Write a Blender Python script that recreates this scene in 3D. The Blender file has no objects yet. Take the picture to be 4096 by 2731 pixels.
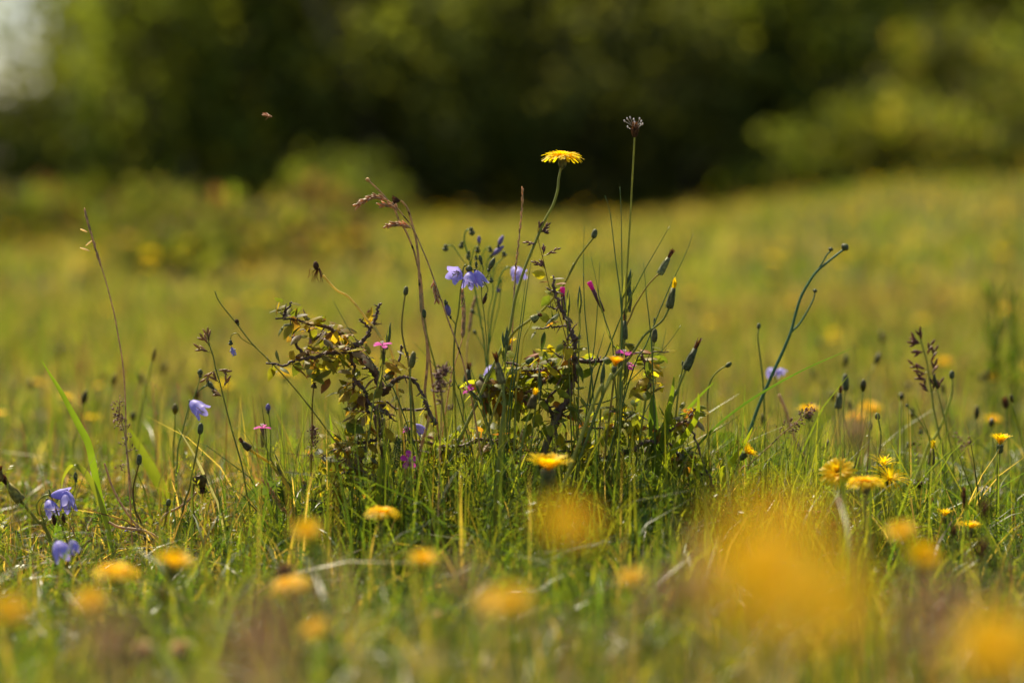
import bpy, math, random
import numpy as np
from mathutils import Vector, noise as mnoise
random.seed(7); rng = np.random.default_rng(7)
S = bpy.context.scene; COL = S.collection
R = math.radians
# ------------------------------------------------------------------ camera, sky, sun, exposure
H = 0.286                      # lens height above the turf
TILT = math.atan((784-392)/5555.0)
FOC = 1.75
cd = bpy.data.cameras.new('camera'); cam = bpy.data.objects.new('camera', cd); COL.objects.link(cam)
cam.location = (0, 0, H); cam.rotation_euler = (math.pi/2-TILT, 0, 0)
cd.lens = 85; cd.sensor_width = 36; cd.clip_start = 0.02; cd.clip_end = 2000
cd.dof.use_dof = True; cd.dof.focus_distance = FOC; cd.dof.aperture_fstop = 3.3
S.camera = cam
SUN_EL, SUN_AZ = 53, 30        # sun high behind the clump; azimuth in degrees to the left of straight ahead
w = bpy.data.worlds.new('World'); S.world = w; w.use_nodes = True
nt = w.node_tree; bg = nt.nodes['Background']
sky = nt.nodes.new('ShaderNodeTexSky'); sky.sky_type = 'NISHITA'; sky.sun_disc = False
sky.sun_elevation = R(SUN_EL); sky.sun_rotation = R(-SUN_AZ)
sky.air_density = 1.0; sky.dust_density = 1.5
nt.links.new(sky.outputs[0], bg.inputs[0]); bg.inputs[1].default_value = 0.08
sl = bpy.data.lights.new('sun', 'SUN'); sun = bpy.data.objects.new('sun', sl); COL.objects.link(sun)
sl.energy = 5.0; sl.angle = R(0.5); sl.color = (1.0, 0.885, 0.66)
sd = Vector((-math.sin(R(SUN_AZ))*math.cos(R(SUN_EL)), math.cos(R(SUN_AZ))*math.cos(R(SUN_EL)), math.sin(R(SUN_EL))))
sun.rotation_euler = sd.to_track_quat('Z', 'Y').to_euler()
S.view_settings.view_transform = 'Standard'; S.view_settings.look = 'None'
S.view_settings.gamma = 1; S.view_settings.exposure = 0.78
S.render.engine = 'CYCLES'
S.cycles.use_denoising = True
S.cycles.max_bounces = 8; S.cycles.transmission_bounces = 6; S.cycles.diffuse_bounces = 4
S.cycles.sample_clamp_indirect = 4

# ------------------------------------------------------------------ picture measurements -> points in the place
F4 = 4096*85/36.0
FWD = np.array([0, math.cos(TILT), -math.sin(TILT)]); UP = np.array([0, math.sin(TILT), math.cos(TILT)]); RT = np.array([1., 0, 0])
CAM = np.array([0, 0, H])
ZM = {1: (1650, 1000, 2.613), 2: (2150, 1000, 2.6133), 3: (1900, 1500, 2.24), 'a': (0, 1300, 1.96), 'b': (0, 1950, 2.0073),
      'c': (1000, 1100, 2.8514), 'd': (1000, 1600, 2.6133), 'e': (1350, 650, 2.61375), 'f': (2000, 450, 2.24), 'g': (2700, 900, 1.5675),
      'h': (3000, 1500, 1.7418), 'i': (1000, 2000, 2.138), 'j': (2100, 2000, 2.145), 'k': (3100, 2000, 2.1446), 'l': (3400, 1100, 2.24),
      'm': (250, 800, 3.1367), 'n': (950, 400, 7.84), 'p': (0, 0, 0.574219)}
def at(z, x, y, d=FOC):
    x0, y0, s = ZM[z]; X = x0+x/s; Y = y0+y/s
    return CAM + d*(FWD + RT*(X-2048)/F4 + UP*(1365.5-Y)/F4)
def sstep(a, b, x):
    t = np.clip((x-a)/(b-a), 0, 1); return t*t*(3-2*t)
def gz(x, y):
    x = np.asarray(x, float); y = np.asarray(y, float)
    b = 0.006*np.sin(x*7.1+1.3)*np.sin(y*5.3+.4)+0.004*np.sin(x*17+y*13)
    u = x/np.maximum(y, 1.0)
    yy = np.minimum(y, 22)
    b = b + sstep(3.5, 11, y)*yy*(0.020*sstep(0.03, .2, u)*np.where(y > 60, 0.3, 1) - 0.006*sstep(0.05, .2, -u))
    return b
def onground(x, y): return np.array([x, y, float(gz(x, y))])

# ------------------------------------------------------------------ mesh helpers
def nrm(v):
    v = np.asarray(v, float); n = np.linalg.norm(v); return v/n if n > 1e-12 else np.array([0, 0, 1.])
def frame(a):
    a = nrm(a); h = np.array([0, 0, 1.]) if abs(a[2]) < .9 else np.array([1., 0, 0])
    u = nrm(np.cross(h, a)); return u, np.cross(a, u), a
def smooth(pts, n=6):
    P = np.asarray(pts, float)
    if len(P) < 3: return np.array([P[0]*(1-t)+P[-1]*t for t in np.linspace(0, 1, n+1)])
    Q = np.vstack([2*P[0]-P[1], P, 2*P[-1]-P[-2]]); out = []
    for i in range(1, len(Q)-2):
        for t in np.linspace(0, 1, n, endpoint=False):
            a, b, c, d = Q[i-1:i+3]
            out.append(.5*(2*b+(c-a)*t+(2*a-5*b+4*c-d)*t*t+(3*b-a-3*c+d)*t**3))
    out.append(P[-1]); return np.array(out)
class MB:
    def __init__(s): s.v = []; s.f = []; s.c = []; s.n = 0
    def add(s, V, F, col=(1, 1, 1)):
        V = np.asarray(V, float); s.v.append(V); s.f += [tuple(i+s.n for i in f) for f in F]
        c = np.ones((len(V), 4)); c[:, :3] = col; s.c.append(c); s.n += len(V)
    def tube(s, pts, r, seg=6, col=(1, 1, 1), cap=True):
        P = np.asarray(pts, float); n = len(P); r = np.broadcast_to(np.asarray(r, float), (n,)) if np.ndim(r) else np.full(n, r)
        T = np.gradient(P, axis=0); u = frame(T[0])[0]; V = []
        for i in range(n):
            t = nrm(T[i]); u = nrm(u-t*np.dot(u, t)); b = np.cross(t, u)
            for k in range(seg):
                a = 2*math.pi*k/seg; V.append(P[i]+r[i]*(u*math.cos(a)+b*math.sin(a)))
        Fs = [(i*seg+k, i*seg+(k+1) % seg, (i+1)*seg+(k+1) % seg, (i+1)*seg+k) for i in range(n-1) for k in range(seg)]
        if cap: Fs += [tuple(range(seg))[::-1], tuple((n-1)*seg+k for k in range(seg))]
        s.add(V, Fs, col); return s
    def lathe(s, p, axis, prof, seg=12, rib=0.0, nrib=6, col=(1, 1, 1), sq=1.0):
        u, b, a = frame(axis); V = []; n = len(prof)
        for t, r in prof:
            for k in range(seg):
                q = 2*math.pi*k/seg; rr = r*(1+rib*math.cos(nrib*q)); V.append(p+a*t+u*rr*math.cos(q)+b*rr*sq*math.sin(q))
        Fs = [(i*seg+k, i*seg+(k+1) % seg, (i+1)*seg+(k+1) % seg, (i+1)*seg+k) for i in range(n-1) for k in range(seg)]
        Fs += [tuple(range(seg))[::-1], tuple((n-1)*seg+k for k in range(seg))]
        s.add(V, Fs, col); return s
    def strip(s, pts, wd, W, fold=0.0, col=(1, 1, 1)):
        """ribbon along pts, half-widths W, side direction wd, folded along the midrib"""
        P = np.asarray(pts, float); n = len(P); T = np.gradient(P, axis=0); V = []; wd = np.asarray(wd, float)
        for i in range(n):
            t = nrm(T[i]); q = nrm(wd-t*np.dot(wd, t)); nn = np.cross(t, q)
            V += [P[i]-q*W[i]+nn*fold*W[i], P[i], P[i]+q*W[i]+nn*fold*W[i]]
        Fs = []
        for i in range(n-1):
            a = 3*i; Fs += [(a, a+1, a+4, a+3), (a+1, a+2, a+5, a+4)]
        s.add(V, Fs, col); return s
    def leaf(s, p, d, up, L, W, curl=.3, fold=.35, col=(1, 1, 1), n=6):
        d = nrm(d); side = nrm(np.cross(d, up)); up = np.cross(side, d); ts = np.linspace(0, 1, n)
        P = [p+d*L*t*(1-.25*curl*t)-up*L*curl*t*t for t in ts]
        Wd = [W*.5*max(.03, math.sin(math.pi*min(1, t**.85))**.8*(1-.15*t)) for t in ts]
        return s.strip(P, side, Wd, fold, col)
    def blob(s, p, axis, L, r, seg=7, rib=0.0, nrib=5, col=(1, 1, 1)):
        prof = [(L*t, r*math.sin(math.pi*(.06+.88*t))**.8) for t in (0, .15, .35, .55, .75, .9, 1)]
        return s.lathe(p, axis, prof, seg, rib, nrib, col)
def mesh(name, mb, mats, origin=(0, 0, 0), sm=True):
    me = bpy.data.meshes.new(name); V = np.vstack(mb.v)-np.asarray(origin, float)
    me.from_pydata(V.tolist(), [], mb.f)
    ca = me.color_attributes.new('Col', 'FLOAT_COLOR', 'POINT'); ca.data.foreach_set('color', np.vstack(mb.c).ravel().astype(np.float32))
    if sm: me.polygons.foreach_set('use_smooth', [True]*len(me.polygons))
    for m in (mats if isinstance(mats, list) else [mats]): me.materials.append(m)
    me.update(); return me
def props(o, label=None, cat=None, group=None, kind=None):
    if label: o['label'] = label
    if cat: o['category'] = cat
    if group: o['group'] = group
    if kind: o['kind'] = kind
    return o
class Thing:
    def __init__(s, name, label, cat, base, group=None):
        s.o = bpy.data.objects.new(name, None); COL.objects.link(s.o); s.o.empty_display_size = .01
        s.b = np.asarray(base, float); s.o.location = s.b; props(s.o, label, cat, group)
    def part(s, name, mb, mat, parent=None, label=None):
        o = bpy.data.objects.new(name, mesh(name, mb, mat, s.b)); COL.objects.link(o); o.parent = parent or s.o
        if label: o['label'] = label
        return o
def solo(name, mb, mat, base, label, cat, group=None, kind=None):
    o = bpy.data.objects.new(name, mesh(name, mb, mat, base)); COL.objects.link(o); o.location = base
    return props(o, label, cat, group, kind)

# ------------------------------------------------------------------ materials
def material(name, rgb, trans=0.35, tcol=None, rough=.5, spec=.4, var=.25, scale=300., spots=None, attr=True, bump=0.0, spot_scale=700., spot_at=.62):
    m = bpy.data.materials.new(name); m.use_nodes = True; t = m.node_tree; N = t.nodes; L = t.links
    out = N['Material Output']; pb = N['Principled BSDF']; pb.inputs['Roughness'].default_value = rough
    pb.inputs['Specular IOR Level'].default_value = spec
    tc = N.new('ShaderNodeTexCoord'); nz = N.new('ShaderNodeTexNoise'); nz.inputs['Scale'].default_value = scale; nz.inputs['Detail'].default_value = 3
    L.new(tc.outputs['Object'], nz.inputs['Vector'])
    mr = N.new('ShaderNodeMapRange'); mr.inputs[1].default_value = .3; mr.inputs[2].default_value = .7
    mr.inputs[3].default_value = 1-var; mr.inputs[4].default_value = 1+var; L.new(nz.outputs[0], mr.inputs[0])
    mx = N.new('ShaderNodeMix'); mx.data_type = 'RGBA'; mx.blend_type = 'MULTIPLY'; mx.inputs[0].default_value = 1
    mx.inputs[6].default_value = (*rgb, 1); L.new(mr.outputs[0], mx.inputs[7]); c = mx.outputs[2]
    if attr:
        at_ = N.new('ShaderNodeAttribute'); at_.attribute_name = 'Col'
        m2 = N.new('ShaderNodeMix'); m2.data_type = 'RGBA'; m2.blend_type = 'MULTIPLY'; m2.inputs[0].default_value = 1
        L.new(c, m2.inputs[6]); L.new(at_.outputs['Color'], m2.inputs[7]); c = m2.outputs[2]
    if spots:
        n2 = N.new('ShaderNodeTexNoise'); n2.inputs['Scale'].default_value = spot_scale; n2.inputs['Detail'].default_value = 2; L.new(tc.outputs['Object'], n2.inputs['Vector'])
        r2 = N.new('ShaderNodeMapRange'); r2.inputs[1].default_value = spot_at; r2.inputs[2].default_value = spot_at+.08; L.new(n2.outputs[0], r2.inputs[0])
        m3 = N.new('ShaderNodeMix'); m3.data_type = 'RGBA'; L.new(r2.outputs[0], m3.inputs[0]); L.new(c, m3.inputs[6]); m3.inputs[7].default_value = (*spots, 1); c = m3.outputs[2]
    L.new(c, pb.inputs['Base Color'])
    if bump:
        bp = N.new('ShaderNodeBump'); bp.inputs['Strength'].default_value = bump; bp.inputs['Distance'].default_value = .0004
        L.new(nz.outputs[0], bp.inputs['Height']); L.new(bp.outputs[0], pb.inputs['Normal'])
    if trans:
        tr = N.new('ShaderNodeBsdfTranslucent'); tm = N.new('ShaderNodeMix'); tm.data_type = 'RGBA'; tm.blend_type = 'MULTIPLY'; tm.inputs[0].default_value = 1
        L.new(c, tm.inputs[6]); tm.inputs[7].default_value = (*(tcol or (1.5, 1.4, .8)), 1); tm.clamp_result = False
        L.new(tm.outputs[2], tr.inputs['Color'])
        ms = N.new('ShaderNodeMixShader'); ms.inputs[0].default_value = trans
        L.new(pb.outputs[0], ms.inputs[1]); L.new(tr.outputs[0], ms.inputs[2]); L.new(ms.outputs[0], out.inputs['Surface'])
    return m
M = dict(
 grass=material('grass_blade', (1, 1, 1), .58, (1.95, 1.75, .6), .35, .35, .15, 60),
 turf=material('turf_soil', (.075, .075, .022), 0, rough=1, spec=.1, var=.6, scale=8, attr=False),
 meadow=material('meadow_blade', (1, 1, 1), .5, (1.75, 1.8, .7), .7, .12, .15, 60),
 petal=material('yellow_petal', (.94, .68, .006), .62, (1.08, 1.1, .8), .5, .25, .08, 200),
 stem=material('green_stem', (.27, .30, .06), .35, (1.6, 1.4, .6), .42, .4, .2, 200),
 rush=material('rush_green', (.12, .19, .04), .35, (1.6, 1.5, .6), .35, .5, .15, 200),
 drystem=material('dry_stem', (.56, .37, .15), .25, (1.3, 1.1, .7), .5, .35, .4, 220, spots=(.05, .022, .01), spot_scale=120),
 bract=material('green_bract', (.115, .125, .05), .12, (1.5, 1.3, .7), .6, .3, .5, 420, bump=.5),
 brown=material('withered_brown', (.10, .045, .018), .25, (1.8, 1.2, .7), .7, .25, .5, 500),
 bell=material('harebell_blue', (.44, .39, .82), .42, (1.15, 1.1, 1.2), .5, .3, .1, 240),
 bellbud=material('harebell_bud', (.22, .17, .42), .2, None, .5, .4, .25, 400),
 white=material('pale_stigma', (.75, .70, .66), .3, (1.1, 1, .9), .5, .3, .05),
 pink=material('pink_petal', (.72, .06, .42), .45, (1.15, 1.1, 1.1), .55, .2, .12, 500),
 maroon=material('maroon_calyx', (.14, .05, .05), .15, None, .55, .35, .4, 400),
 bark=material('thorn_bark', (.125, .070, .050), 0, rough=.6, spec=.45, var=.55, scale=260, bump=1.0),
 tleaf=material('thorn_leaf', (1, 1, 1), .52, (2.3, 2.2, .6), .5, .25, .22, 220, spots=(.13, .035, .012), spot_scale=170, spot_at=.63, bump=.25),
 straw=material('straw', (.58, .42, .22), .35, (1.3, 1.1, .8), .45, .5, .3, 300),
 spike=material('spikelet', (.20, .095, .075), .3, (1.6, 1.3, 1), .5, .5, .35, 500),
 yarrow=material('yarrow_green', (.065, .13, .028), .4, (1.7, 1.6, .6), .4, .45, .25, 300),
 mist=material('pale_seed_mist', (.50, .33, .21), .5, (1.1, 1.1, 1), .6, .2, .2, 500),
 trunk=material('tree_bark', (.09, .065, .05), 0, rough=.9, spec=.2, var=.5, scale=6, bump=.3),
 crown=material('crown_leaf', (1, 1, 1), .42, (1.8, 1.8, .65), .7, .12, .25, 3),
)

# ------------------------------------------------------------------ ground
xs = np.concatenate([-np.geomspace(160, 6, 14), np.linspace(-5.5, 5.5, 111), np.geomspace(6, 160, 14)])
ys = np.concatenate([[-30, -10, -4, -1.5], np.linspace(-.5, 24, 246), np.geomspace(26, 320, 16)])
GX, GY = np.meshgrid(xs, ys); V = np.stack([GX, GY, gz(GX, GY)], -1).reshape(-1, 3); nx, ny = len(xs), len(ys)
g = MB(); g.add(V, [(j*nx+i, j*nx+i+1, (j+1)*nx+i+1, (j+1)*nx+i) for j in range(ny-1) for i in range(nx-1)])
ground = bpy.data.objects.new('ground', mesh('ground', g, M['turf'])); COL.objects.link(ground); props(ground, 'dry meadow soil under the turf', None, None, 'structure')

# ------------------------------------------------------------------ turf: grass nobody could count
def vnoise(x, y, s, k):
    return (np.sin(x*s*1.7+k)*np.cos(y*s*1.3+2*k)+np.sin((x+y)*s*.9+3*k)+np.cos((x*.6-y)*s*1.9+k*5))/3
PAL = np.array([[.108, .152, .020], [.168, .188, .024], [.068, .125, .020], [.25, .20, .050], [.34, .26, .10], [.15, .095, .05]])
def grass(name, x, y, h, wd, lean, pw, label, K=5, palette=PAL, mat='grass'):
    N = len(x); az = rng.uniform(0, 2*np.pi, N); tw = rng.normal(1.57, .6, N); t = np.linspace(0, 1, K)
    bend = rng.uniform(1.4, 2.6, N)
    z0 = gz(x, y)-.004
    P = np.empty((N, K, 3)); q = t[None, :]**bend[:, None]
    P[..., 0] = x[:, None]+np.cos(az)[:, None]*(lean*h)[:, None]*q
    P[..., 1] = y[:, None]+np.sin(az)[:, None]*(lean*h)[:, None]*q
    P[..., 2] = z0[:, None]+h[:, None]*(t[None, :]-.35*np.minimum(lean, 1.6)[:, None]*q**1.3)
    sd_ = np.stack([np.cos(az+tw), np.sin(az+tw), rng.normal(0, .25, N)], -1)
    W = wd[:, None]*np.maximum(.04, (1-t[None, :]**1.8))*.5
    Vv = np.empty((N, K, 2, 3)); Vv[:, :, 0] = P-sd_[:, None]*W[..., None]; Vv[:, :, 1] = P+sd_[:, None]*W[..., None]
    base = (np.arange(N)*K*2)[:, None]+2*np.arange(K-1)[None, :]
    Fq = np.stack([base, base+1, base+3, base+2], -1).reshape(-1, 4)
    idx = np.array([rng.choice(len(palette), p=p) for p in pw]) if pw.ndim == 2 else rng.choice(len(palette), N, p=pw)
    c = palette[idx]*rng.uniform(.55, 1.45, (N, 1))
    me = bpy.data.meshes.new(name); nv = N*K*2; nf = len(Fq)
    me.vertices.add(nv); me.vertices.foreach_set('co', Vv.reshape(-1).astype(np.float32))
    me.loops.add(nf*4); me.loops.foreach_set('vertex_index', Fq.ravel().astype(np.int32))
    me.polygons.add(nf); me.polygons.foreach_set('loop_start', (np.arange(nf)*4).astype(np.int32)); me.polygons.foreach_set('loop_total', np.full(nf, 4, np.int32))
    me.update(calc_edges=True)
    ca = me.color_attributes.new('Col', 'FLOAT_COLOR', 'POINT')
    cc = np.ones((N, K*2, 4), np.float32); cc[..., :3] = c[:, None]; ca.data.foreach_set('color', cc.ravel())
    me.materials.append(M[mat]); o = bpy.data.objects.new(name, me); COL.objects.link(o)
    return props(o, label, 'grass', None, 'stuff')
def weights(x, y, base, k=0.0):
    """share of each blade colour, drifting in patches over the meadow"""
    n = vnoise(x*2.6, y, 1.7, k); n2 = vnoise(x*2.2, y, .7, k+2); W = np.tile(np.array(base, float), (len(x), 1))
    W[:, :3] *= np.clip(1+1.6*n+1.0*n2, .08, 4)[:, None]; W[:, 5] *= np.clip(1-2.2*n2-1.2*n, .1, 5); W[:, :2] *= np.clip(1+1.2*sstep(.08, .2, x/np.maximum(y, 1))*sstep(4, 9, y), 1, 3)[:, None]
    return W/W.sum(1, keepdims=True)
def wedge(N, d0, d1, marg=1.35, pw=1.0):
    n2 = int(N*.75); M_ = N+n2                                 # the picture's share, then a thinner spread to both sides
    y = (rng.uniform(d0**(1+pw), d1**(1+pw), M_))**(1/(1+pw)); u = np.concatenate([rng.uniform(-1, 1, N)*marg, np.sign(rng.uniform(-1, 1, n2))*rng.uniform(marg, marg*2.6, n2)])
    return u*.2118*y, y
# near turf
x, y = wedge(26000, .95, 1.34, 1.5)
grass('near_grass', x, y, rng.gamma(3.2, .0100, len(x)), rng.uniform(.0011, .0034, len(x)), np.abs(rng.normal(.55, .5, len(x))), weights(x, y, [.30, .22, .22, .12, .07, .07]), 'short blurred turf of thin green blades close to the lens')
x, y = wedge(5200, .50, .95, 1.6)
grass('lens_grass', x, y, rng.uniform(.05, .118, len(x)), rng.uniform(.0014, .0034, len(x)), np.abs(rng.normal(.4, .35, len(x))), weights(x, y, [.26, .28, .08, .18, .15, .05], 6), 'soft blur of taller blades nearest the lens')
# turf round the clump
x, y = wedge(60000, 1.30, 2.15, 1.4)
h = rng.gamma(2.6, .0105, len(x)); tall = np.exp(-((x-.05)/.19)**2-((y-1.80)/.13)**2)
h = h*(1+1.2*tall*rng.uniform(.2, 1, len(x)))*np.where((x/y < -.15), .62, 1)
grass('clump_grass', x, y, h, rng.uniform(.0009, .0030, len(x)), np.abs(rng.normal(.55, .5, len(x))), weights(x, y, [.30, .16, .38, .05, .05, .06], 1), 'dense fine green turf standing around the thorny clump')
x, y = wedge(5000, 1.2, 2.1, 1.4)
grass('turf_leaves', x, y, rng.uniform(.012, .040, len(x)), rng.uniform(.0035, .0075, len(x)), np.abs(rng.normal(.9, .6, len(x))), np.array([.36, .34, .22, .03, .03, .02]), 'low broad green leaves mixed into the turf', K=5)
x, y = wedge(800, 1.2, 2.1, 1.4)
grass('dead_turf', x, y, rng.uniform(.02, .075, len(x)), rng.uniform(.0009, .0020, len(x)), np.abs(rng.normal(1.6, .7, len(x))), np.array([0, .1, 0, .3, .5, .1]), 'bleached dead blades lying through the turf', K=6)
# tall upright blades inside the clump
x = rng.normal(.04, .13, 4200); y = rng.normal(1.78, .075, 4200); k = x > -.19; x, y = x[k], y[k]
grass('tuft_grass', x, y, rng.uniform(.045, .14, len(x)), rng.uniform(.0007, .0021, len(x)), np.abs(rng.normal(.32, .28, len(x))), np.array([.40, .30, .2, .05, .03, .02]), 'tall dark green blades growing up through the thorn twigs')
x = rng.uniform(.06, .27, 420); y = rng.normal(1.72, .05, 420)
grass('backlit_blades', x, y, rng.uniform(.04, .105, len(x)), rng.uniform(.0014, .0030, len(x)), np.abs(rng.normal(.45, .3, len(x))), np.array([.25, .75, 0, 0, 0, 0]), 'yellow green blades with backlight in their colour beside the clump')  # glow of backlit grass put into a yellow green blade colour
# feathery low foliage: thin stalks set with short narrow leaflets
def feathery(name, x, y, h, label):
    mb = MB()
    for X, Y, hh in zip(x, y, h):
        b = onground(X, Y); ln = rng.normal(0, .35, 2)*hh; top = b+np.array([ln[0], ln[1], hh]); P = np.array([b, (b+top)/2+np.array([0, 0, .12*hh]), top]); c = PAL[rng.choice(3, p=[.45, .2, .35])]*rng.uniform(.75, 1.35)
        ax = nrm(top-b); u, v, _ = frame(ax); q0 = rng.uniform(0, 6.28); sd_ = u*math.cos(q0)+v*math.sin(q0); mb.add([b-sd_*.0004, b+sd_*.0004, top], [(0, 1, 2)], c)
        for k in range(22):
            t = .15+.85*k/22; p = b+(top-b)*t+np.array([0, 0, .12*hh*4*t*(1-t)]); L = .0075*math.sin(math.pi*min(1, .2+.75*t))*rng.uniform(.6, 1.2)
            for s_ in (1, -1):
                d_ = nrm(sd_*s_+ax*.7+rng.normal(0, .3, 3)); w_ = nrm(np.cross(d_, rng.normal(0, 1, 3)))*.0006; mb.add([p, p+d_*L*.45+w_, p+d_*L, p+d_*L*.45-w_], [(0, 1, 2, 3)], c)
    o = bpy.data.objects.new(name, mesh(name, mb, M['grass'], (0, 0, 0), False)); COL.objects.link(o); props(o, label, 'leaves', None, 'stuff')
x, y = wedge(800, 1.22, 2.05, 1.2); feathery('feathery_foliage', x, y, rng.uniform(.015, .05, len(x)), 'fine feathery green foliage mixed low into the turf')
x = rng.normal(.04, .14, 420); y = rng.normal(1.74, .07, 420); feathery('ferny_foliage', x, y, rng.uniform(.03, .095, 420), 'taller feathery green foliage packed round the foot of the clump')
x, y = wedge(60000, 2.1, 5.2, 1.35)
grass('meadow_grass', x, y, rng.gamma(3.2, .0082, len(x))*np.where(y < 3.2, .85, 1.25), rng.uniform(.0022, .005, len(x)), np.abs(rng.normal(.45, .4, len(x))), weights(x, y, [.18, .24, .08, .24, .17, .09], 2), 'blurred olive and straw coloured meadow beyond the clump', mat='meadow')
x, y = wedge(60000, 5, 24, 1.5, .4)
grass('far_grass', x, y, rng.gamma(5, .009, len(x)), rng.uniform(.008, .018, len(x)), np.abs(rng.normal(.5, .4, len(x))), weights(x, y, [.16, .26, .06, .26, .18, .08], 3), 'sunlit olive field running back to the dark bushes', K=4, mat='meadow')
# thin upright stalks standing over the turf, thinning out away from the clump
x, y = wedge(1500, 1.45, 3.0, 1.3); k = rng.random(len(x)) < .35+.65*np.exp(-((x-.05)/.35)**2); x, y = x[k], y[k]
grass('thin_stalks', x, y, rng.uniform(.045, .135, len(x)), rng.uniform(.0007, .0013, len(x)), np.abs(rng.normal(.22, .2, len(x))), np.array([.3, .25, .15, .12, .1, .08]), 'thin upright grass stalks rising over the turf', K=6)
# seeding bent-grass haze: thin stalks with tiny purple brown spikelets
def haze(name, x, y, h, label, n=26, sz=1.0, mat='spike'):
    mb = MB()
    for X, Y, hh in zip(x, y, h):
        b = onground(X, Y); ln = rng.normal(0, .12, 2)*hh; top = b+np.array([ln[0], ln[1], hh])
        mb.strip(smooth([b, (b+top)/2+np.array([ln[0]*-.15, 0, 0]), top], 4), [1, .3, 0], [.0004]*9, 0, (1.3, 1.2, .8))
        for k in range(n):
            t = rng.uniform(.62, 1); p = b+(top-b)*t+np.array([*rng.normal(0, .018*(1.08-t)/.4, 2), rng.normal(0, .003)])
            dr = nrm([*rng.normal(0, .6, 2), 1]); s_ = nrm(np.cross(dr, rng.normal(0, 1, 3)))*.0005*sz
            mb.add([p, p+dr*.0012*sz+s_, p+dr*.0026*sz, p+dr*.0012*sz-s_], [(0, 1, 2, 3)])
    o = bpy.data.objects.new(name, mesh(name, mb, M[mat], (0, 0, 0), False)); COL.objects.link(o); props(o, label, 'grass', None, 'stuff')
x, y = wedge(420, 2.0, 4.5, 1.3); haze('bent_grass', x, y, rng.uniform(.05, .11, len(x)), 'thin haze of pinkish brown seeding grass over the meadow')

x, y = wedge(48, .52, 1.0, 1.4); haze('near_bent_grass', x, y, rng.uniform(.08, .155, len(x)), 'faint pinkish tan haze of seeding grass right before the lens', 34, 1.5, 'mist')
# ------------------------------------------------------------------ plant builders
def path(z, pts, d0=FOC, d1=None, ground=True, n=5, drift=None):
    d1 = d0 if d1 is None else d1; m = max(1, len(pts)-1)
    P = [at(z if not isinstance(q[0], str) and len(q) == 2 else q[0], q[-2], q[-1], d0+(d1-d0)*i/m) for i, q in enumerate(pts)]
    P = [p for i, p in enumerate(P) if i < 2 or p[2] > float(gz(p[0], p[1]))+.004]
    if ground:
        a, b = P[-2], P[-1]; t = nrm(b-a); hgt = b[2]-float(gz(b[0], b[1]))
        if hgt > .004:
            k = np.clip(t[:2]/max(.35, -t[2]), -.6, .6)*hgt*.6
            P.append(np.array([b[0]+k[0], b[1]+k[1], float(gz(b[0]+k[0], b[1]+k[1]))-.003]))
    return smooth(P, n)
def stemtube(mb, P, r0, r1=None, seg=6, col=(1, 1, 1)):
    r1 = r0*1.3 if r1 is None else r1; return mb.tube(P, np.linspace(r0, r1, len(P)), seg, col)
def florets(mb, c, axis, Rr, open_=1.0, rings=None, col=(1, 1, 1), droop=0):
    u, b, a = frame(axis)
    rings = rings or [(26, 1.0, 8, .10), (22, .86, 22, .10), (18, .66, 40, .09), (14, .42, 58, .08)]
    for n, k, el, wd in rings:
        for i in range(n):
            q = 2*math.pi*(i+random.uniform(-.3, .3))/n+k*3; e = R(el+(1-open_)*62+random.uniform(-7, 7)); e = min(e, R(88))
            L = Rr*k*random.uniform(.88, 1.05)/max(.55, .55+.45*open_)
            o = u*math.cos(q)+b*math.sin(q); side = -u*math.sin(q)+b*math.cos(q)
            pts = [c+o*Rr*.05+a*Rr*.02*k]
            for t in (.35, .7, 1.0):
                ee = e-R(16)*t*t-R(droop)*t; pts.append(pts[0]+L*t*(o*math.cos(ee)+a*math.sin(ee)))
            j = random.uniform(.9, 1.08)
            mb.strip(pts, side+a*random.uniform(-.2, .2), [Rr*wd*.35, Rr*wd*.8, Rr*wd, Rr*wd*.72], .15, (col[0]*j, col[1]*j*random.uniform(.95, 1.04), col[2]))
def involucre(mb, c, axis, Rr, Lh, col=(1, 1, 1)):
    a = nrm(axis)
    mb.lathe(c-a*Lh, a, [(0, Rr*.30), (Lh*.12, Rr*.62), (Lh*.35, Rr*.86), (Lh*.7, Rr*.88), (Lh, Rr)], 14, .05, 7, col)
    u, b, _ = frame(a)
    for row in range(3):
        for i in range(8):
            q = 2*math.pi*(i+.5*row)/8; o = u*math.cos(q)+b*math.sin(q); side = -u*math.sin(q)+b*math.cos(q); s0 = -Lh+Lh*(.08+.22*row)
            k = random.uniform(.75, 1.3)
            mb.strip([c+a*s0+o*Rr*.72, c+a*(s0+Lh*.3)+o*Rr*.93, c+a*(s0+Lh*.58)+o*Rr*.98], side, [Rr*.14, Rr*.13, Rr*.02], .2, (col[0]*k, col[1]*k, col[2]*k))
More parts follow.
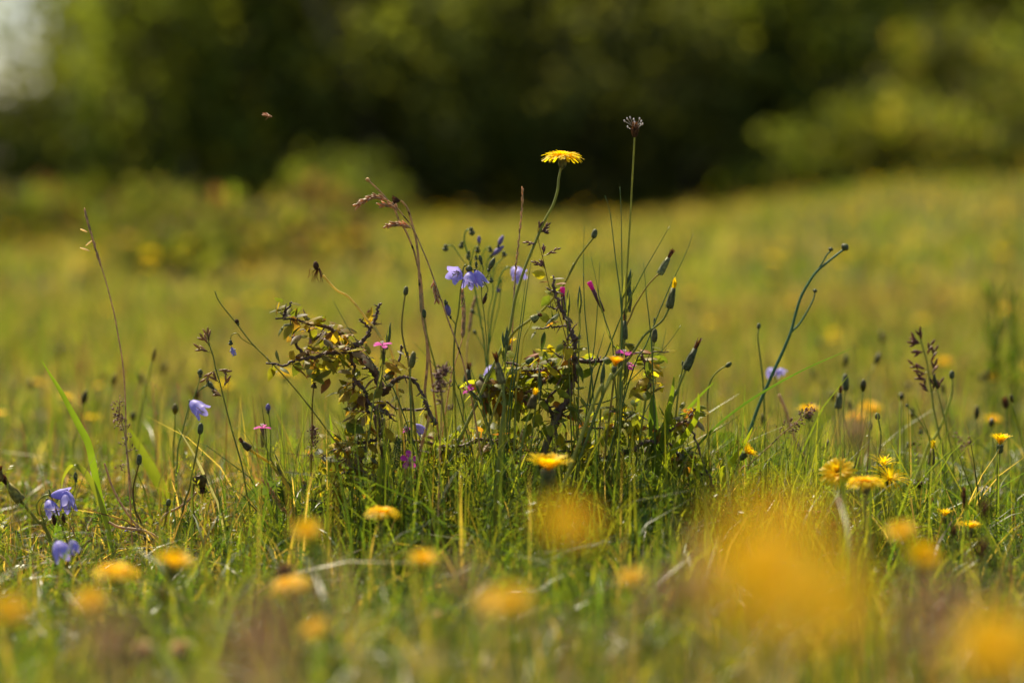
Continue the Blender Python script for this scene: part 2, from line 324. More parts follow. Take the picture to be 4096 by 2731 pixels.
def hawkbit(label, z, hx, hy, wpx, d, st, open_=1.0, tilt=(0, 0), group=None, zst=None, stemcol=(1, 1, 1), d1=None, rings=None, r=.0008, col=(1, 1, 1), droop=0, name='yellow_hawkbit'):
    """open yellow composite flower: florets, green involucre, bare stem"""
    c = at(z, hx, hy, d); Rr = wpx/2/ZM[z][2]*d/F4; ax = nrm([tilt[0], tilt[1], 1]); Lh = Rr*.62 if open_ > .6 else Rr*.95
    pb = c-ax*Lh*1.0
    if st is None:
        g0 = onground(pb[0]+random.uniform(-.02, .02), pb[1]+random.uniform(-.01, .03))
        P = smooth([pb, pb-ax*.25*max(.01, pb[2]), g0], 5)
    else:
        Q = path(zst or z, st, d, d1); P = np.vstack([[pb], Q]) if np.linalg.norm(Q[0]-pb) > .001 else Q
    T_ = Thing(name, label, 'flower', P[-1], group)
    mb = MB(); florets(mb, c, ax, Rr*1.06, open_, rings, col, droop); T_.part('ray_florets', mb, M['petal'])
    mb = MB(); involucre(mb, c+ax*Rr*.03, ax, max(.0026, Rr*.24) if open_ > .6 else Rr*.42, Lh); T_.part('involucre', mb, M['bract'])
    mb = MB(); stemtube(mb, P, r, r*1.5, 6, stemcol); T_.part('stem', mb, M['stem'])
    return T_
def headbud(label, z, base, tip, rpx, d, st, kind='bud', group=None, zst=None, stemcol=(1, 1, 1), d1=None, r=.0006, col=(1, 1, 1), name='hawkbit_bud', stemmat='stem'):
    """closed composite head on a stem; kind bud | withered | orange"""
    b = at(z, *base, d); t = at(z, *tip, d); ax = t-b; L = np.linalg.norm(ax); rr = rpx/ZM[z][2]*d/F4
    P = np.vstack([[b], path(zst or z, st, d, d1)]); T_ = Thing(name, label, 'flower bud', P[-1], group)
    mb = MB()
    if kind == 'bud': mb.lathe(b, ax, [(0, rr*.35), (L*.1, rr*.8), (L*.3, rr), (L*.6, rr*.98), (L*.85, rr*.78), (L, rr*.35)], 14, .07, 7, col)
    else:
        Lb = L*.72; mb.lathe(b, ax, [(0, rr*.4), (Lb*.08, rr*.95), (Lb*.25, rr), (Lb*.6, rr*.74), (Lb, rr*.55)], 14, .08, 7, col)
        u, v, a = frame(ax)
        for row in range(3):
            for i in range(7):
                q = 2*math.pi*(i+.4*row)/7; o = u*math.cos(q)+v*math.sin(q); k = random.uniform(.6, 1.5)
                mb.strip([b+a*Lb*.15*row+o*rr*.95, b+a*Lb*(.25+.15*row)+o*rr*1.0, b+a*Lb*(.65+.15*row)+o*rr*.68], -u*math.sin(q)+v*math.cos(q), [rr*.2, rr*.2, rr*.03], .2, (col[0]*k, col[1]*k, col[2]*k))
    hd = T_.part('head', mb, M['bract'])
    if kind != 'bud':
        tf = MB(); u, v, a = frame(ax)
        for i in range(26):
            q = random.uniform(0, 6.28); o = u*math.cos(q)+v*math.sin(q); e = random.uniform(.1, .5); k = random.uniform(.5, 1.5)
            p0 = b+a*L*.62+o*rr*.4*random.random(); p1 = p0+a*L*random.uniform(.25, .45)+o*rr*e; p2 = p1+a*L*.05+o*rr*random.uniform(-.3, .5)
            tf.strip([p0, p1, p2], -u*math.sin(q)+v*math.cos(q), [rr*.12, rr*.14, rr*.05], .2, (k, k, k))
        T_.part('petal_tuft', tf, M['petal'] if kind == 'orange' else M['brown'])
    mb = MB(); stemtube(mb, P, r, r*1.5, 6, stemcol); T_.part('stem', mb, M[stemmat])
    return T_
def bell(mb, p, axis, L, Rm, flare=1.0, roll=0.0, col=(1, 1, 1)):
    u0, b0, a = frame(axis); nu, nv = 40, 11; V = []
    u = u0*math.cos(roll)+b0*math.sin(roll); b = -u0*math.sin(roll)+b0*math.cos(roll)
    for j in range(nv):
        t = j/(nv-1)
        for i in range(nu):
            q = 2*math.pi*i/nu; fr = abs(((q*5/(2*math.pi)) % 1)-.5)*2; lobe = max(0, 1-fr)    # 1 at a lobe's midline
            end = .55+.45*lobe**.8; s = t*end
            r = Rm*(.16+.62*min(1, s/.42)**.6*1.0+.24*flare*max(0, (s-.5)/.5)**1.5)*(1 if s > .02 else .8)
            r *= 1+.05*(lobe-.5)*t; V.append(p+a*L*(s-.10*flare*max(0, (s-.75)/.25)**2)+r*(u*math.cos(q)+b*math.sin(q)))
    Fs = [(j*nu+i, j*nu+(i+1) % nu, (j+1)*nu+(i+1) % nu, (j+1)*nu+i) for j in range(nv-1) for i in range(nu)]
    mb.add(V, Fs, col)
def calyx(mb, p, axis, r, L, col=(1, 1, 1)):
    a = nrm(axis); mb.blob(p-a*r*1.6, a, r*2.0, r, 8, .1, 5, col); u, b, _ = frame(a)
    for i in range(5):
        q = 2*math.pi*i/5; o = u*math.cos(q)+b*math.sin(q)
        mb.strip([p+o*r*.6, p+o*r*1.6+a*L*.4, p+o*r*2.4+a*L], -u*math.sin(q)+b*math.cos(q), [r*.3, r*.2, r*.03], 0, col)
def harebell(label, z, flowers, buds, stems, d, group=None, name='harebell', d1=None, r=.0005, stemcol=(1, 1, 1)):
    """flowers: (x,y of the calyx end, axis toward the mouth, length px, mouth radius px, flare); buds: (x,y, axis, length px, radius px, kind); stems: pixel paths, the first one reaches the ground"""
    paths = [path(z, s_, d, d1, ground=(i == 0 or s_[-1] == 'g')) if s_[-1] != 'g' else path(z, s_[:-1], d, d1) for i, s_ in enumerate(stems)]
    T_ = Thing(name, label, 'flower', paths[0][-1], group); k = d/F4/ZM[z][2]
    mb = MB()
    for i, P in enumerate(paths): stemtube(mb, P, r*(1 if i == 0 else .75), r*(1.4 if i == 0 else .75), 5, stemcol)
    T_.part('stem', mb, M['stem'])
    for f in flowers:
        x_, y_, ax, L, Rm, fl = f[:6]; p = at(z, x_, y_, d); mb = MB(); bell(mb, p, ax, L*k, Rm*k, fl, f[6] if len(f) > 6 else random.random()); bo = T_.part('bell', mb, M['bell'])
        mb = MB(); a = nrm(ax); mb.tube([p+a*L*k*.1, p+a*L*k*.55, p+a*L*k*.8], [.0006, .0005, .0007], 6)
        u, b, _ = frame(a)
        for i in range(3):
            q = i*2.1; e = p+a*L*k*.8; mb.tube([e, e+a*.0012+(u*math.cos(q)+b*math.sin(q))*.0016], [.0006, .0003], 5)
        for i in range(5):
            q = i*1.257; e = p+a*L*k*.15; mb.tube([e, e+a*L*k*.25+(u*math.cos(q)+b*math.sin(q))*.0024], [.0004, .0005], 5)
        T_.part('stigma', mb, M['white'], bo)
        mb = MB(); calyx(mb, p, a, .0017*min(1.3, Rm*k/.009), .006); T_.part('calyx', mb, M['bract'], bo)
    for x_, y_, ax, L, rp, kd in buds:
        p = at(z, x_, y_, d); mb = MB(); mb.blob(p, ax, L*k, rp*k, 10, .12, 5); bo = T_.part('bud', mb, M['bellbud'] if kd == 'b' else M['brown'] if kd == 'w' else M['bract'])
        mb = MB(); calyx(mb, p+nrm(ax)*.0004, ax, max(.0009, rp*k*.7), L*k*.35); T_.part('calyx', mb, M['bract'], bo)
    return T_
def dianthus(label, z, hx, hy, wpx, d, st, ax=(0, 0, 1), group=None, closed=False, bud=False, zst=None, name='pink_dianthus', d1=None, cl=1.0):
    c = at(z, hx, hy, d); a = nrm(ax); k = d/F4/ZM[z][2]; Rr = wpx/2*k; L = .0125*cl; b = c-a*L
    P = np.vstack([[b], path(zst or z, st, d, d1)]); T_ = Thing(name, label, 'flower bud' if bud else 'flower', P[-1], group)
    u, v, _ = frame(a)
    if not bud:
        if closed:
            mb = MB(); mb.lathe(c-a*.001, a, [(0, .0013), (.003, .0016), (.006, .0019), (.0075, .0017)], 8, .25, 5); T_.part('furled_petals', mb, M['pink'])
        else:
            for i in range(5):
                q = 2*math.pi*(i+.2)/5+random.uniform(-.15, .15); o = u*math.cos(q)+v*math.sin(q); sd_ = -u*math.sin(q)+v*math.cos(q); e = R(random.uniform(4, 24))
                pts = [c+o*Rr*t*math.cos(e)+a*(Rr*t*math.sin(e)-Rr*.18*t**3) for t in (0.02, .3, .6, .85, 1)]; mb = MB()
                mb.strip(pts, sd_, [Rr*.06, Rr*.17, Rr*.30, Rr*.31, Rr*.18], .15, tuple(np.array([1, 1, 1])*random.uniform(.85, 1.15)))
                for j in (-1, 0, 1): mb.strip([pts[-1]+sd_*Rr*.13*j, pts[-1]+sd_*Rr*.16*j+(pts[-1]-pts[-2])*.55], sd_, [Rr*.07, Rr*.01], 0)
                T_.part('petal', mb, M['pink'])
            mb = MB()
            for i in range(6): q = i*1.05; mb.tube([c, c+a*.003+(u*math.cos(q)+v*math.sin(q))*.0012], [.0002, .0003], 4)
            T_.part('stamens', mb, M['white'])
    mb = MB()
    if bud: mb.lathe(b, a, [(0, .0009), (.003, .0015), (.007, .0018), (.011, .0014), (.0155, .0006), (.018, .0001)], 8, .1, 5, (1, 1.2, 1))
    else: mb.lathe(b, a, [(0, .0009), (.002, .0014), (.007, .0016), (L, .0015)], 8, .08, 5)
    mb.strip([b-a*.002+u*.0008, b+a*.003+u*.0018, b+a*.007+u*.0016], v, [.001, .001, .0001], .2)
    T_.part('calyx', mb, M['bract'] if not closed else M['maroon'])
    mb = MB(); stemtube(mb, P, .00038, .0006, 5)
    for j in (.25, .6):
        i = int(j*len(P)); p = P[i]; t = nrm(P[i-1]-P[min(i+1, len(P)-1)])
        for s_ in (1, -1): o = nrm(frame(t)[0]*s_+t*2.2); mb.strip([p, p+o*.008, p+o*.014+t*.003], frame(t)[1], [.0007, .0006, .0001], .2)
    T_.part('stem', mb, M['stem']); return T_
def wire(label, z, pts, d, r=.00045, mat='rush', name='grass_stalk', cat='grass', group=None, d1=None, taper=True, col=(1, 1, 1)):
    P = path(z, pts, d, d1); mb = MB(); rr = np.linspace(r*(.35 if taper else 1), r*1.25, len(P)); rr[:] = np.minimum(rr, r*1.1); mb.tube(P, rr, 5, col)
    return solo(name, mb, M[mat], P[-1], label, cat, group)
def gblade(label, z, pts, d, W, col, name='grass_blade', d1=None, side=(1, .35, 0), fold=.35, group=None):
    """broad grass leaf from tip to ground, W = half width in metres at its widest"""
    P = path(z, pts, d, d1, n=7); n = len(P); t = np.linspace(0, 1, n); Wd = W*np.minimum(1, (t/.45)**.7+.02)*(1-.35*np.maximum(0, (t-.6)/.4))
    mb = MB(); mb.strip(P, side, Wd, fold, col); return solo(name, mb, M['grass'], P[-1], label, 'grass', group)
def spikelets(mb, pts, n, L, r, spread=.5, col=(1, 1, 1), awn=0):
    P = smooth(pts, 8); m = len(P)
    for i in range(n):
        f = i/n*(m-1.01); j = int(f); p = P[j]+(P[j+1]-P[j])*(f-j); t = nrm(P[j+1]-P[j]); u, v, _ = frame(t); q = i*2.4
        dr = nrm(t+spread*(u*math.cos(q)+v*math.sin(q))); k = random.uniform(.7, 1.35)
        mb.blob(p, dr, L*random.uniform(.8, 1.1), r, 5, 0, 5, (col[0]*k, col[1]*k, col[2]*k))
        if awn: mb.strip([p+dr*L*.8, p+dr*(L+awn)], u, [.0002, .00005], 0, col)
def panicle(label, z, st, brs, d, L=.0045, r=.0008, nsp=4, mat='spike', r0=.0004, group=None, name='panicle_grass', d1=None, stemmat=None, col=(1, 1, 1), scol=(1, 1, 1)):
    """grass with an open head: brs are pixel paths of side branches, each ending in spikelets"""
    P = path(z, st, d, d1); T_ = Thing(name, label, 'grass', P[-1], group); mb = MB(); stemtube(mb, P, r0, r0*1.5, 5, scol); sp = MB()
    for b in brs:
        Q = path(z, b, d, ground=False); mb.tube(Q, [.00022]*len(Q), 4, scol); spikelets(sp, Q[len(Q)//3:], nsp, L, r, .45, col)
    T_.part('stem', mb, M[stemmat or 'drystem']); T_.part('seed_head', sp, M[mat]); return T_
def bentgrass(label, z, st, d, spanpx, top=.45, n=110, group=None, d1=None, mat='spike', name='bent_grass_stalk', Ls=.0022, rs=.00042, scol=(1, 1, 1)):
    """fine stalk whose upper part carries a cloud of hair thin branches with tiny spikelets"""
    P = path(z, st, d, d1); T_ = Thing(name, label, 'grass', P[-1], group); mb = MB(); stemtube(mb, P, .0003, .0006, 5, scol); sp = MB()
    S_ = spanpx/ZM[z][2]*d/F4; m = max(3, int(len(P)*top))
    nb = 22
    for i in range(nb):
        f = random.uniform(0, m-1.01); j = int(f); p = P[j]+(P[j+1]-P[j])*(f-j); t = nrm(P[j]-P[j+1]); u, v, _ = frame(t); q = random.uniform(0, 6.28)
        Lb = S_*.5*(.25+.75*(f/m))*random.uniform(.5, 1.2); dr = nrm(t*.7+u*math.cos(q)+v*math.sin(q)); e = p+dr*Lb
        mb.tube([p, e], [.0001, .0001], 3, (.6, .5, .5))
        for k in range(n//nb):
            s_ = p+dr*Lb*random.uniform(.4, 1.1)+rng.normal(0, .0014, 3); kk = random.uniform(.6, 1.6); sp.blob(s_, dr+rng.normal(0, .5, 3), Ls, rs, 4, 0, 5, (kk, kk*.95, kk))
    T_.part('stem', mb, M['drystem']); T_.part('seed_head', sp, M[mat]); return T_
def plantain(label, z, base, tip, rpx, d, st, anth=0, group=None, zst=None, d1=None, name='ribwort_plantain', r=.0006, stemcol=(1, 1, 1)):
    b = at(z, *base, d); t = at(z, *tip, d); ax = nrm(t-b); L = np.linalg.norm(t-b); rr = rpx/ZM[z][2]*d/F4
    P = np.vstack([[b], path(zst or z, st, d, d1)]); T_ = Thing(name, label, 'flower head', P[-1], group)
    mb = MB(); mb.blob(b, ax, L, rr*.85, 10); u, v, _ = frame(ax)
    for i in range(70):
        f = (i+.5)/70; q = i*2.4; o = u*math.cos(q)+v*math.sin(q); p = b+ax*L*f+o*rr*.75*math.sin(math.pi*(.08+.86*f))**.7; k = random.uniform(.5, 2.0)
        mb.strip([p, p+(o+ax)*rr*.3, p+(o*.8+ax*1.6)*rr*.42], nrm(np.cross(o, ax)), [rr*.2, rr*.16, rr*.02], .2, (k, k, k))
    hd = T_.part('flower_spike', mb, M['brown'])
    if anth:
        mb = MB()
        for i in range(anth):
            q = i*2.4+.5; o = u*math.cos(q)+v*math.sin(q); p = b+ax*L*random.uniform(.35, .8)+o*rr*.7; e = p+o*rr*random.uniform(.9, 1.9)+ax*rr*random.uniform(.4, 2.0)
            mb.tube([p, (p+e)/2+ax*.0002, e], [.00012]*3, 4); mb.blob(e-ax*.0006, ax+o*.3, .0019, .0007, 6)
        T_.part('anthers', mb, M['white'], hd)
    mb = MB(); stemtube(mb, P, r, r*1.3, 6, stemcol); T_.part('stem', mb, M['stem']); return T_
def yarrow(label, z, pts, d, wpx, group='feathery yarrow leaves in the turf', d1=None):
    P = path(z, pts, d, d1, n=8, ground=True); k = d/F4/ZM[z][2]; Wm = wpx*.5*k; mb = MB(); mb.tube(P, np.linspace(.0003, .0007, len(P)), 5)
    n = 30; m = len(P)*.8
    for i in range(n):
        f = (i+.5)/n*m; j = int(f); p = P[j]+(P[j+1]-P[j])*(f-j); t = nrm(P[j]-P[j+1]); sd_ = nrm(np.cross(t, [.2, 1, .1])); w_ = Wm*math.sin(math.pi*min(1, (.08+.85*(i+1)/n)))**.7
        for s_ in (1, -1):
            dr = nrm(sd_*s_+t*.55+np.array([0, random.uniform(-.5, .3), 0])); q = [p, p+dr*w_*.5, p+dr*w_]
            mb.strip(q, t, [.0003, .00035, .0001], 0)
            for jj in range(5):
                b = p+dr*w_*(.25+.16*jj)
                for s2 in (1, -1):
                    d2 = nrm(dr*.8+t*s2*.8+rng.normal(0, .3, 3)); mb.strip([b, b+d2*w_*.26], np.cross(d2, sd_)+.01, [.0003, .0001], 0)
    return solo('yarrow_leaf', mb, M['yarrow'], P[-1], label, 'leaf', group)

# ------------------------------------------------------------------ the blackthorn bushes of the clump
LP = [((.13, .155, .022), 5), ((.20, .215, .025), 5), ((.30, .25, .02), 3), ((.09, .12, .025), 3), ((.28, .14, .03), .9), ((.20, .08, .035), .7), ((.19, .16, .10), 1.0)]
BZ = [((.15, .15, .022), 4), ((.22, .19, .024), 4), ((.30, .21, .025), 3), ((.22, .13, .035), 2), ((.09, .11, .024), 2.5), ((.18, .09, .04), .8), ((.20, .16, .11), 1)]
BIAS = [False]
def leafcol():
    L_ = BZ if BIAS[0] else LP; c = random.choices([p for p, _ in L_], [w_ for _, w_ in L_])[0]; k = random.uniform(.8, 1.25); return tuple(v*k for v in c)
def thorn(name, label, branches, leaves, extra, d, base):
    T_ = Thing(name, label, 'shrub', base)
    lf = MB(); trunk = None; BP = []; BIAS[0] = 'smaller' in label
    for bi, (z, pts, r0, r1, dd, dens, *dl) in enumerate(branches):
        if bi == 0: P = path(z, pts, d+dd, d+(dl[0] if dl else dd), ground=True)
        else:
            P = path(z, pts, d+dd, d+(dl[0] if dl else dd), ground=False, n=6)
        rr = np.linspace(r0, r1, len(P))*(1+.25*np.sin(np.arange(len(P))*1.9+bi)*.6)
        P = P+rng.normal(0, .0004, P.shape); BP.append(P); mb = MB(); mb.tube(P, rr, 7)
        for k in range(int(len(P)*.35)):                       # spurs and thorns
            i = random.randrange(1, len(P)-1); t = nrm(P[i+1]-P[i]); u, v, _ = frame(t); q = random.uniform(0, 6.28); o = nrm(u*math.cos(q)+v*math.sin(q)+.4*t)
            L = random.uniform(.002, .007); mb.tube([P[i], P[i]+o*L*.6, P[i]+o*L], [rr[i]*.55, rr[i]*.4, rr[i]*.18], 5)
        o_ = T_.part('trunk' if bi == 0 else 'branch', mb, M['bark'], trunk)
        if bi == 0: trunk = o_
        for k in range(int(dens)):
            i = random.randrange(len(P)-1); p = P[i]; t = nrm(P[i+1]-P[i]); u, v, _ = frame(t); q = random.uniform(0, 6.28); o = nrm(u*math.cos(q)+v*math.sin(q)+t*random.uniform(-.5, .5)+np.array([0, 0, random.uniform(-.2, .6)]))
            st = p+o*random.uniform(.001, .006); lf.leaf(st, nrm(o+rng.normal(0, .3, 3)), nrm(np.array([0, -.1, 1])+rng.normal(0, .5, 3)), random.uniform(.008, .0150), random.uniform(.005, .0085), random.uniform(.1, .7), random.uniform(.15, .6), leafcol())
    for z, cx, cy, sx, sy, n in leaves:                         # denser leafy clusters
        for k in range(int(n*(1.5 if 'wider' in label else .8))):
            p = at(z, random.gauss(cx, sx), random.gauss(cy, sy), d+random.gauss(.012, .022)); Q = np.vstack(BP); dd_ = np.linalg.norm(Q-p, axis=1); ib = int(dd_.argmin()); b_ = Q[ib]
            o = nrm(p-b_+rng.normal(0, .002, 3)); ln = min(dd_[ib], random.uniform(.004, .012)); p = b_+o*ln; c_ = leafcol(); lf.strip([b_, (b_+p)/2+np.array([0, 0, .0006]), p], np.cross(o, [0, 1, .2]), [.0004, .0003, .0003], 0, (c_[0]*.9, c_[1]*.7, c_[2]))
            lf.leaf(p, nrm(o+rng.normal(0, .35, 3)), nrm(np.array([0, -.1, 1])+rng.normal(0, .5, 3)), random.uniform(.007, .0155), random.uniform(.005, .0088), random.uniform(.1, .8), random.uniform(.15, .6), c_)
    for z, x0, y0, x1, y1, wpx, c in extra:                     # single leaves one can point to
        a, b = at(z, x0, y0, d-.012), at(z, x1, y1, d-.02); lf.leaf(a, b-a, nrm(np.array([random.uniform(-.2, .2), -.55, 1])), np.linalg.norm(b-a)*1.05, wpx/ZM[z][2]*d/F4, .22, .3, c, 8)
    T_.part('foliage', lf, M['tleaf']); return T_
GRN, YEL, ORG, SHEEN, OLV = (.12, .15, .022), (.32, .25, .02), (.36, .14, .03), (.17, .155, .10), (.17, .18, .03)  # the silvery tone paints sky sheen on leaf tops as leaf colour
D0 = FOC
LB = [('d', [(1390, 20), (1340, 120), (1350, 250), (1395, 420), (1425, 600), (1400, 800), (1395, 1000)], .0030, .0048, .01, 4),
 ('c', [(1530, 1350), (1490, 1270), (1450, 1150), (1380, 1050), (1300, 960), (1200, 880), (1120, 855)], .0034, .0022, .01, 8, 0),
 ('c', [(1180, 860), (1050, 870), (900, 890), (760, 930), (620, 960), (480, 980), (400, 1030), (190, 1000)], .0021, .0007, 0, 26, -.03),
 ('c', [(1170, 860), (1190, 800), (1260, 790), (1320, 700), (1390, 590), (1440, 490), (1450, 420), (1485, 315)], .0019, .0009, 0, 2, .01),
 ('c', [(1350, 600), (1300, 545), (1250, 500)], .0010, .0006, .004, 0), ('c', [(1400, 565), (1440, 555), (1505, 560)], .0008, .0002, .004, 0),
 ('c', [(1100, 720), (1060, 690), (960, 640), (880, 590), (760, 570), (640, 545), (540, 510), (440, 500), (290, 495)], .0017, .0006, .01, 26, -.02),
 ('c', [(385, 495), (400, 430), (440, 370), (470, 308)], .0012, .0006, -.015, 4), ('c', [(640, 580), (690, 660), (710, 730), (760, 720), (840, 650)], .0013, .0007, 0, 6),
 ('c', [(1120, 850), (1020, 790), (940, 720), (880, 690), (840, 650)], .0013, .0007, .02, 12), ('c', [(490, 690), (520, 790), (590, 870), (660, 900)], .0010, .0013, .01, 3),
 ('c', [(1500, 1340), (1560, 1310), (1620, 1230), (1700, 1180), (1790, 1160), (1910, 1200)], .0026, .0006, 0, 3, -.02), ('c', [(1840, 1180), (1930, 1290), (1990, 1420), (2050, 1560)], .0013, .0007, -.01, 1),
 ('c', [(1150, 860), (1165, 1000), (1190, 1050), (1180, 1200), (1190, 1290)], .0014, .0009, .01, 9), ('c', [(1540, 1150), (1620, 1080), (1690, 990), (1730, 850), (1720, 800)], .0014, .0006, .02, 7),
 ('c', [(1200, 1200), (1280, 1290), (1330, 1360), (1325, 1480), (1340, 1568)], .0013, .0012, -.01, 9),
 ('c', [(1320, 1420), (1400, 1500), (1500, 1530), (1590, 1568)], .0015, .0009, -.015, 4), ('d', [(1330, 110), (1440, 150), (1480, 190), (1540, 225)], .0012, .0004, -.02, 0),
 ('d', [(1390, 190), (1385, 330), (1320, 410), (1200, 440), (1090, 455)], .0016, .0011, 0, 9), ('d', [(1410, 425), (1550, 432), (1680, 440)], .0013, .0008, .02, 2),
 ('d', [(1430, 10), (1510, 80), (1600, 95), (1840, 105)], .0007, .0010, .02, 2), ('d', [(1815, 0), (1880, 130), (1950, 250)], .0013, .0017, 0, 1),
 ('d', [(1230, 440), (1190, 560), (1120, 700), (1060, 740), (900, 780)], .0014, .0007, 0, 16), ('d', [(1120, 740), (1220, 790), (1310, 830), (1400, 880)], .0016, .0022, 0, 8),
 ('d', [(1130, 450), (1000, 490), (880, 520), (760, 600)], .0011, .0006, .01, 16), ('d', [(900, 780), (860, 900), (840, 1020), (700, 1100)], .0010, .0006, 0, 14)]
LL = [('c', 1050, 900, 170, 90, 30), ('c', 800, 1120, 90, 60, 16), ('c', 1100, 1420, 130, 90, 26), ('d', 1050, 180, 110, 110, 34), ('d', 980, 420, 90, 70, 16), ('d', 880, 640, 110, 110, 34), ('d', 1000, 850, 130, 110, 26), ('d', 850, 950, 120, 90, 20), ('c', 620, 640, 130, 70, 12), ('d', 900, 1180, 80, 80, 10)]
LX = [('c', 405, 385, 228, 388, 55, OLV), ('c', 500, 470, 640, 415, 90, SHEEN), ('c', 660, 525, 800, 430, 95, YEL), ('c', 385, 560, 480, 540, 90, OLV), ('c', 440, 700, 545, 555, 100, GRN), ('c', 385, 575, 312, 672, 40, GRN),
 ('c', 1030, 690, 1165, 640, 130, (.36, .22, .02)), ('c', 600, 830, 850, 800, 90, (.34, .24, .02)), ('c', 850, 730, 950, 800, 110, SHEEN), ('c', 590, 945, 435, 885, 75, (.36, .19, .02)), ('c', 940, 1075, 690, 1165, 120, OLV), ('c', 640, 1060, 860, 1200, 130, GRN),
 ('c', 905, 1175, 800, 1320, 110, (.20, .09, .03)), ('c', 1540, 990, 1730, 1080, 120, (.36, .23, .02)), ('c', 1560, 940, 1820, 1030, 70, (.36, .26, .02)), ('c', 1290, 940, 1420, 1050, 100, SHEEN), ('c', 1640, 1080, 1540, 1180, 100, (.07, .08, .02)), ('c', 1695, 1290, 1755, 1320, 60, YEL),
 ('c', 235, 1105, 305, 1070, 60, GRN), ('c', 340, 1050, 445, 1095, 60, GRN), ('c', 600, 1020, 530, 1095, 60, ORG), ('c', 1250, 1090, 1200, 1140, 60, GRN), ('d', 1010, 230, 1190, 300, 190, (.10, .14, .03)), ('d', 1405, 280, 1535, 430, 95, YEL), ('d', 960, 440, 1120, 430, 80, (.32, .24, .02)), ('d', 740, 600, 910, 600, 90, (.16, .17, .10)),
 ('d', 1060, 540, 1180, 600, 40, SHEEN), ('d', 1260, 600, 1330, 640, 50, SHEEN), ('d', 800, 740, 885, 760, 80, YEL), ('d', 1010, 870, 1060, 820, 60, (.14, .15, .04)), ('d', 1330, 815, 1420, 900, 60, (.16, .13, .05)), ('c', 1680, 860, 1760, 880, 40, SHEEN), ('c', 1250, 880, 1320, 820, 70, (.36, .18, .10))]
bl = at('p', 830, 1290, D0+.01)
thorn('blackthorn_bush', 'smaller stunted thorny bush with dark crooked twigs, spotted yellowing leaves and a bare forked tip', LB, LL, LX, D0, onground(bl[0], bl[1]))
RB = [(2, [(155, 265), (175, 400), (205, 510), (240, 600), (290, 690), (330, 800), (370, 890), (392, 960), (370, 1060), (400, 1150), (390, 1300), (345, 1450), (310, 1560), (270, 1660), (200, 1760)], .0010, .0027, 0, 14),
 (2, [(310, 790), (180, 800), (60, 815), (-20, 825)], .0008, .0005, 0, 5), (2, [(430, 757), (370, 820), (310, 940)], .0002, .0010, -.01, 0), (2, [(225, 600), (160, 602), (108, 595)], .0009, .0005, 0, 0), (2, [(190, 445), (140, 425), (97, 400)], .0008, .0006, 0, 0),
 (2, [(365, 945), (410, 920), (442, 902)], .0012, .0007, -.005, 0), (2, [(290, 1060), (285, 1000), (270, 945)], .0014, .0006, 0, 1),
 (2, [(390, 1150), (530, 1165), (640, 1160), (740, 1140), (900, 1105), (1000, 1078), (1150, 1075), (1365, 1068)], .0018, .0004, .01, 13, -.02), (2, [(1090, 1100), (1130, 1220), (1150, 1330), (1182, 1425)], .0013, .0007, -.01, 9),
 (2, [(180, 1080), (290, 1140), (395, 1165)], .0006, .0012, 0, 6), (1, [(700, 1325), (760, 1400), (900, 1420), (1000, 1450), (1100, 1440), (1220, 1500)], .0010, .0016, 0, 20), (1, [(955, 1170), (1080, 1200), (1180, 1260), (1280, 1340), (1390, 1372)], .0008, .0013, 0, 12),
 (1, [(1210, 1265), (1330, 1250), (1500, 1230), (1650, 1262)], .0011, .0008, .01, 10), (1, [(1380, 1600), (1480, 1470), (1575, 1305)], .0016, .0006, -.005, 5),
 (3, [(430, 130), (540, 180), (640, 280), (720, 370)], .0014, .0016, 0, 9), (3, [(40, 20), (120, 110), (250, 140), (380, 200)], .0012, .0010, 0, 12), (3, [(430, 690), (560, 700), (700, 690), (910, 680)], .0011, .0008, 0, 10),
 (3, [(1170, 745), (1300, 710), (1440, 660), (1520, 595), (1640, 600), (1745, 612)], .0022, .0008, 0, 14, -.02), (3, [(0, 570), (100, 580), (250, 620), (430, 690)], .0012, .0013, .01, 10), (3, [(1230, 470), (1300, 430), (1430, 328)], .0012, .0006, 0, 9),
 (3, [(1730, 500), (1820, 460), (1920, 380), (1967, 295)], .0012, .0006, -.015, 16), (3, [(1940, 490), (2000, 640), (2060, 820), (2120, 960), (2185, 1180)], .0008, .0010, -.02, 1), (3, [(1745, 612), (1850, 760), (1960, 840), (2100, 910)], .0010, .0007, -.01, 20),
 (3, [(740, 290), (700, 400), (730, 560), (720, 690)], .0016, .0014, 0, 8), (3, [(1170, 745), (1010, 740), (880, 690)], .0016, .0010, .01, 18), ('d', [(1620, 432), (1850, 440), (2050, 480), (2250, 470), (2360, 425)], .0012, .0016, .01, 8), ('d', [(2050, 480), (1990, 560), (1900, 640)], .0009, .0005, 0, 6),
 (3, [(1000, 470), (1150, 480), (1290, 470), (1400, 480)], .0009, .0006, .01, 14)]
RL = [('d', 2080, 440, 160, 80, 14), ('d', 1850, 560, 120, 120, 7), ('d', 2150, 650, 130, 110, 10), (1, 1450, 1150, 110, 60, 16), (1, 1420, 1340, 140, 70, 22), (1, 1000, 1330, 110, 80, 18), (1, 900, 1500, 160, 60, 18), (3, 500, 420, 130, 120, 30), (3, 950, 300, 140, 70, 18), (3, 1330, 300, 120, 70, 20), (3, 950, 620, 110, 60, 22), (3, 1830, 340, 80, 50, 16), (3, 1850, 720, 90, 50, 20), (3, 1450, 450, 80, 60, 14), (2, 1250, 1240, 50, 60, 6), (3, 1000, 800, 120, 60, 12), (3, 150, 250, 110, 120, 20), (2, 480, 1130, 80, 40, 8), (3, 250, 640, 120, 60, 14)]
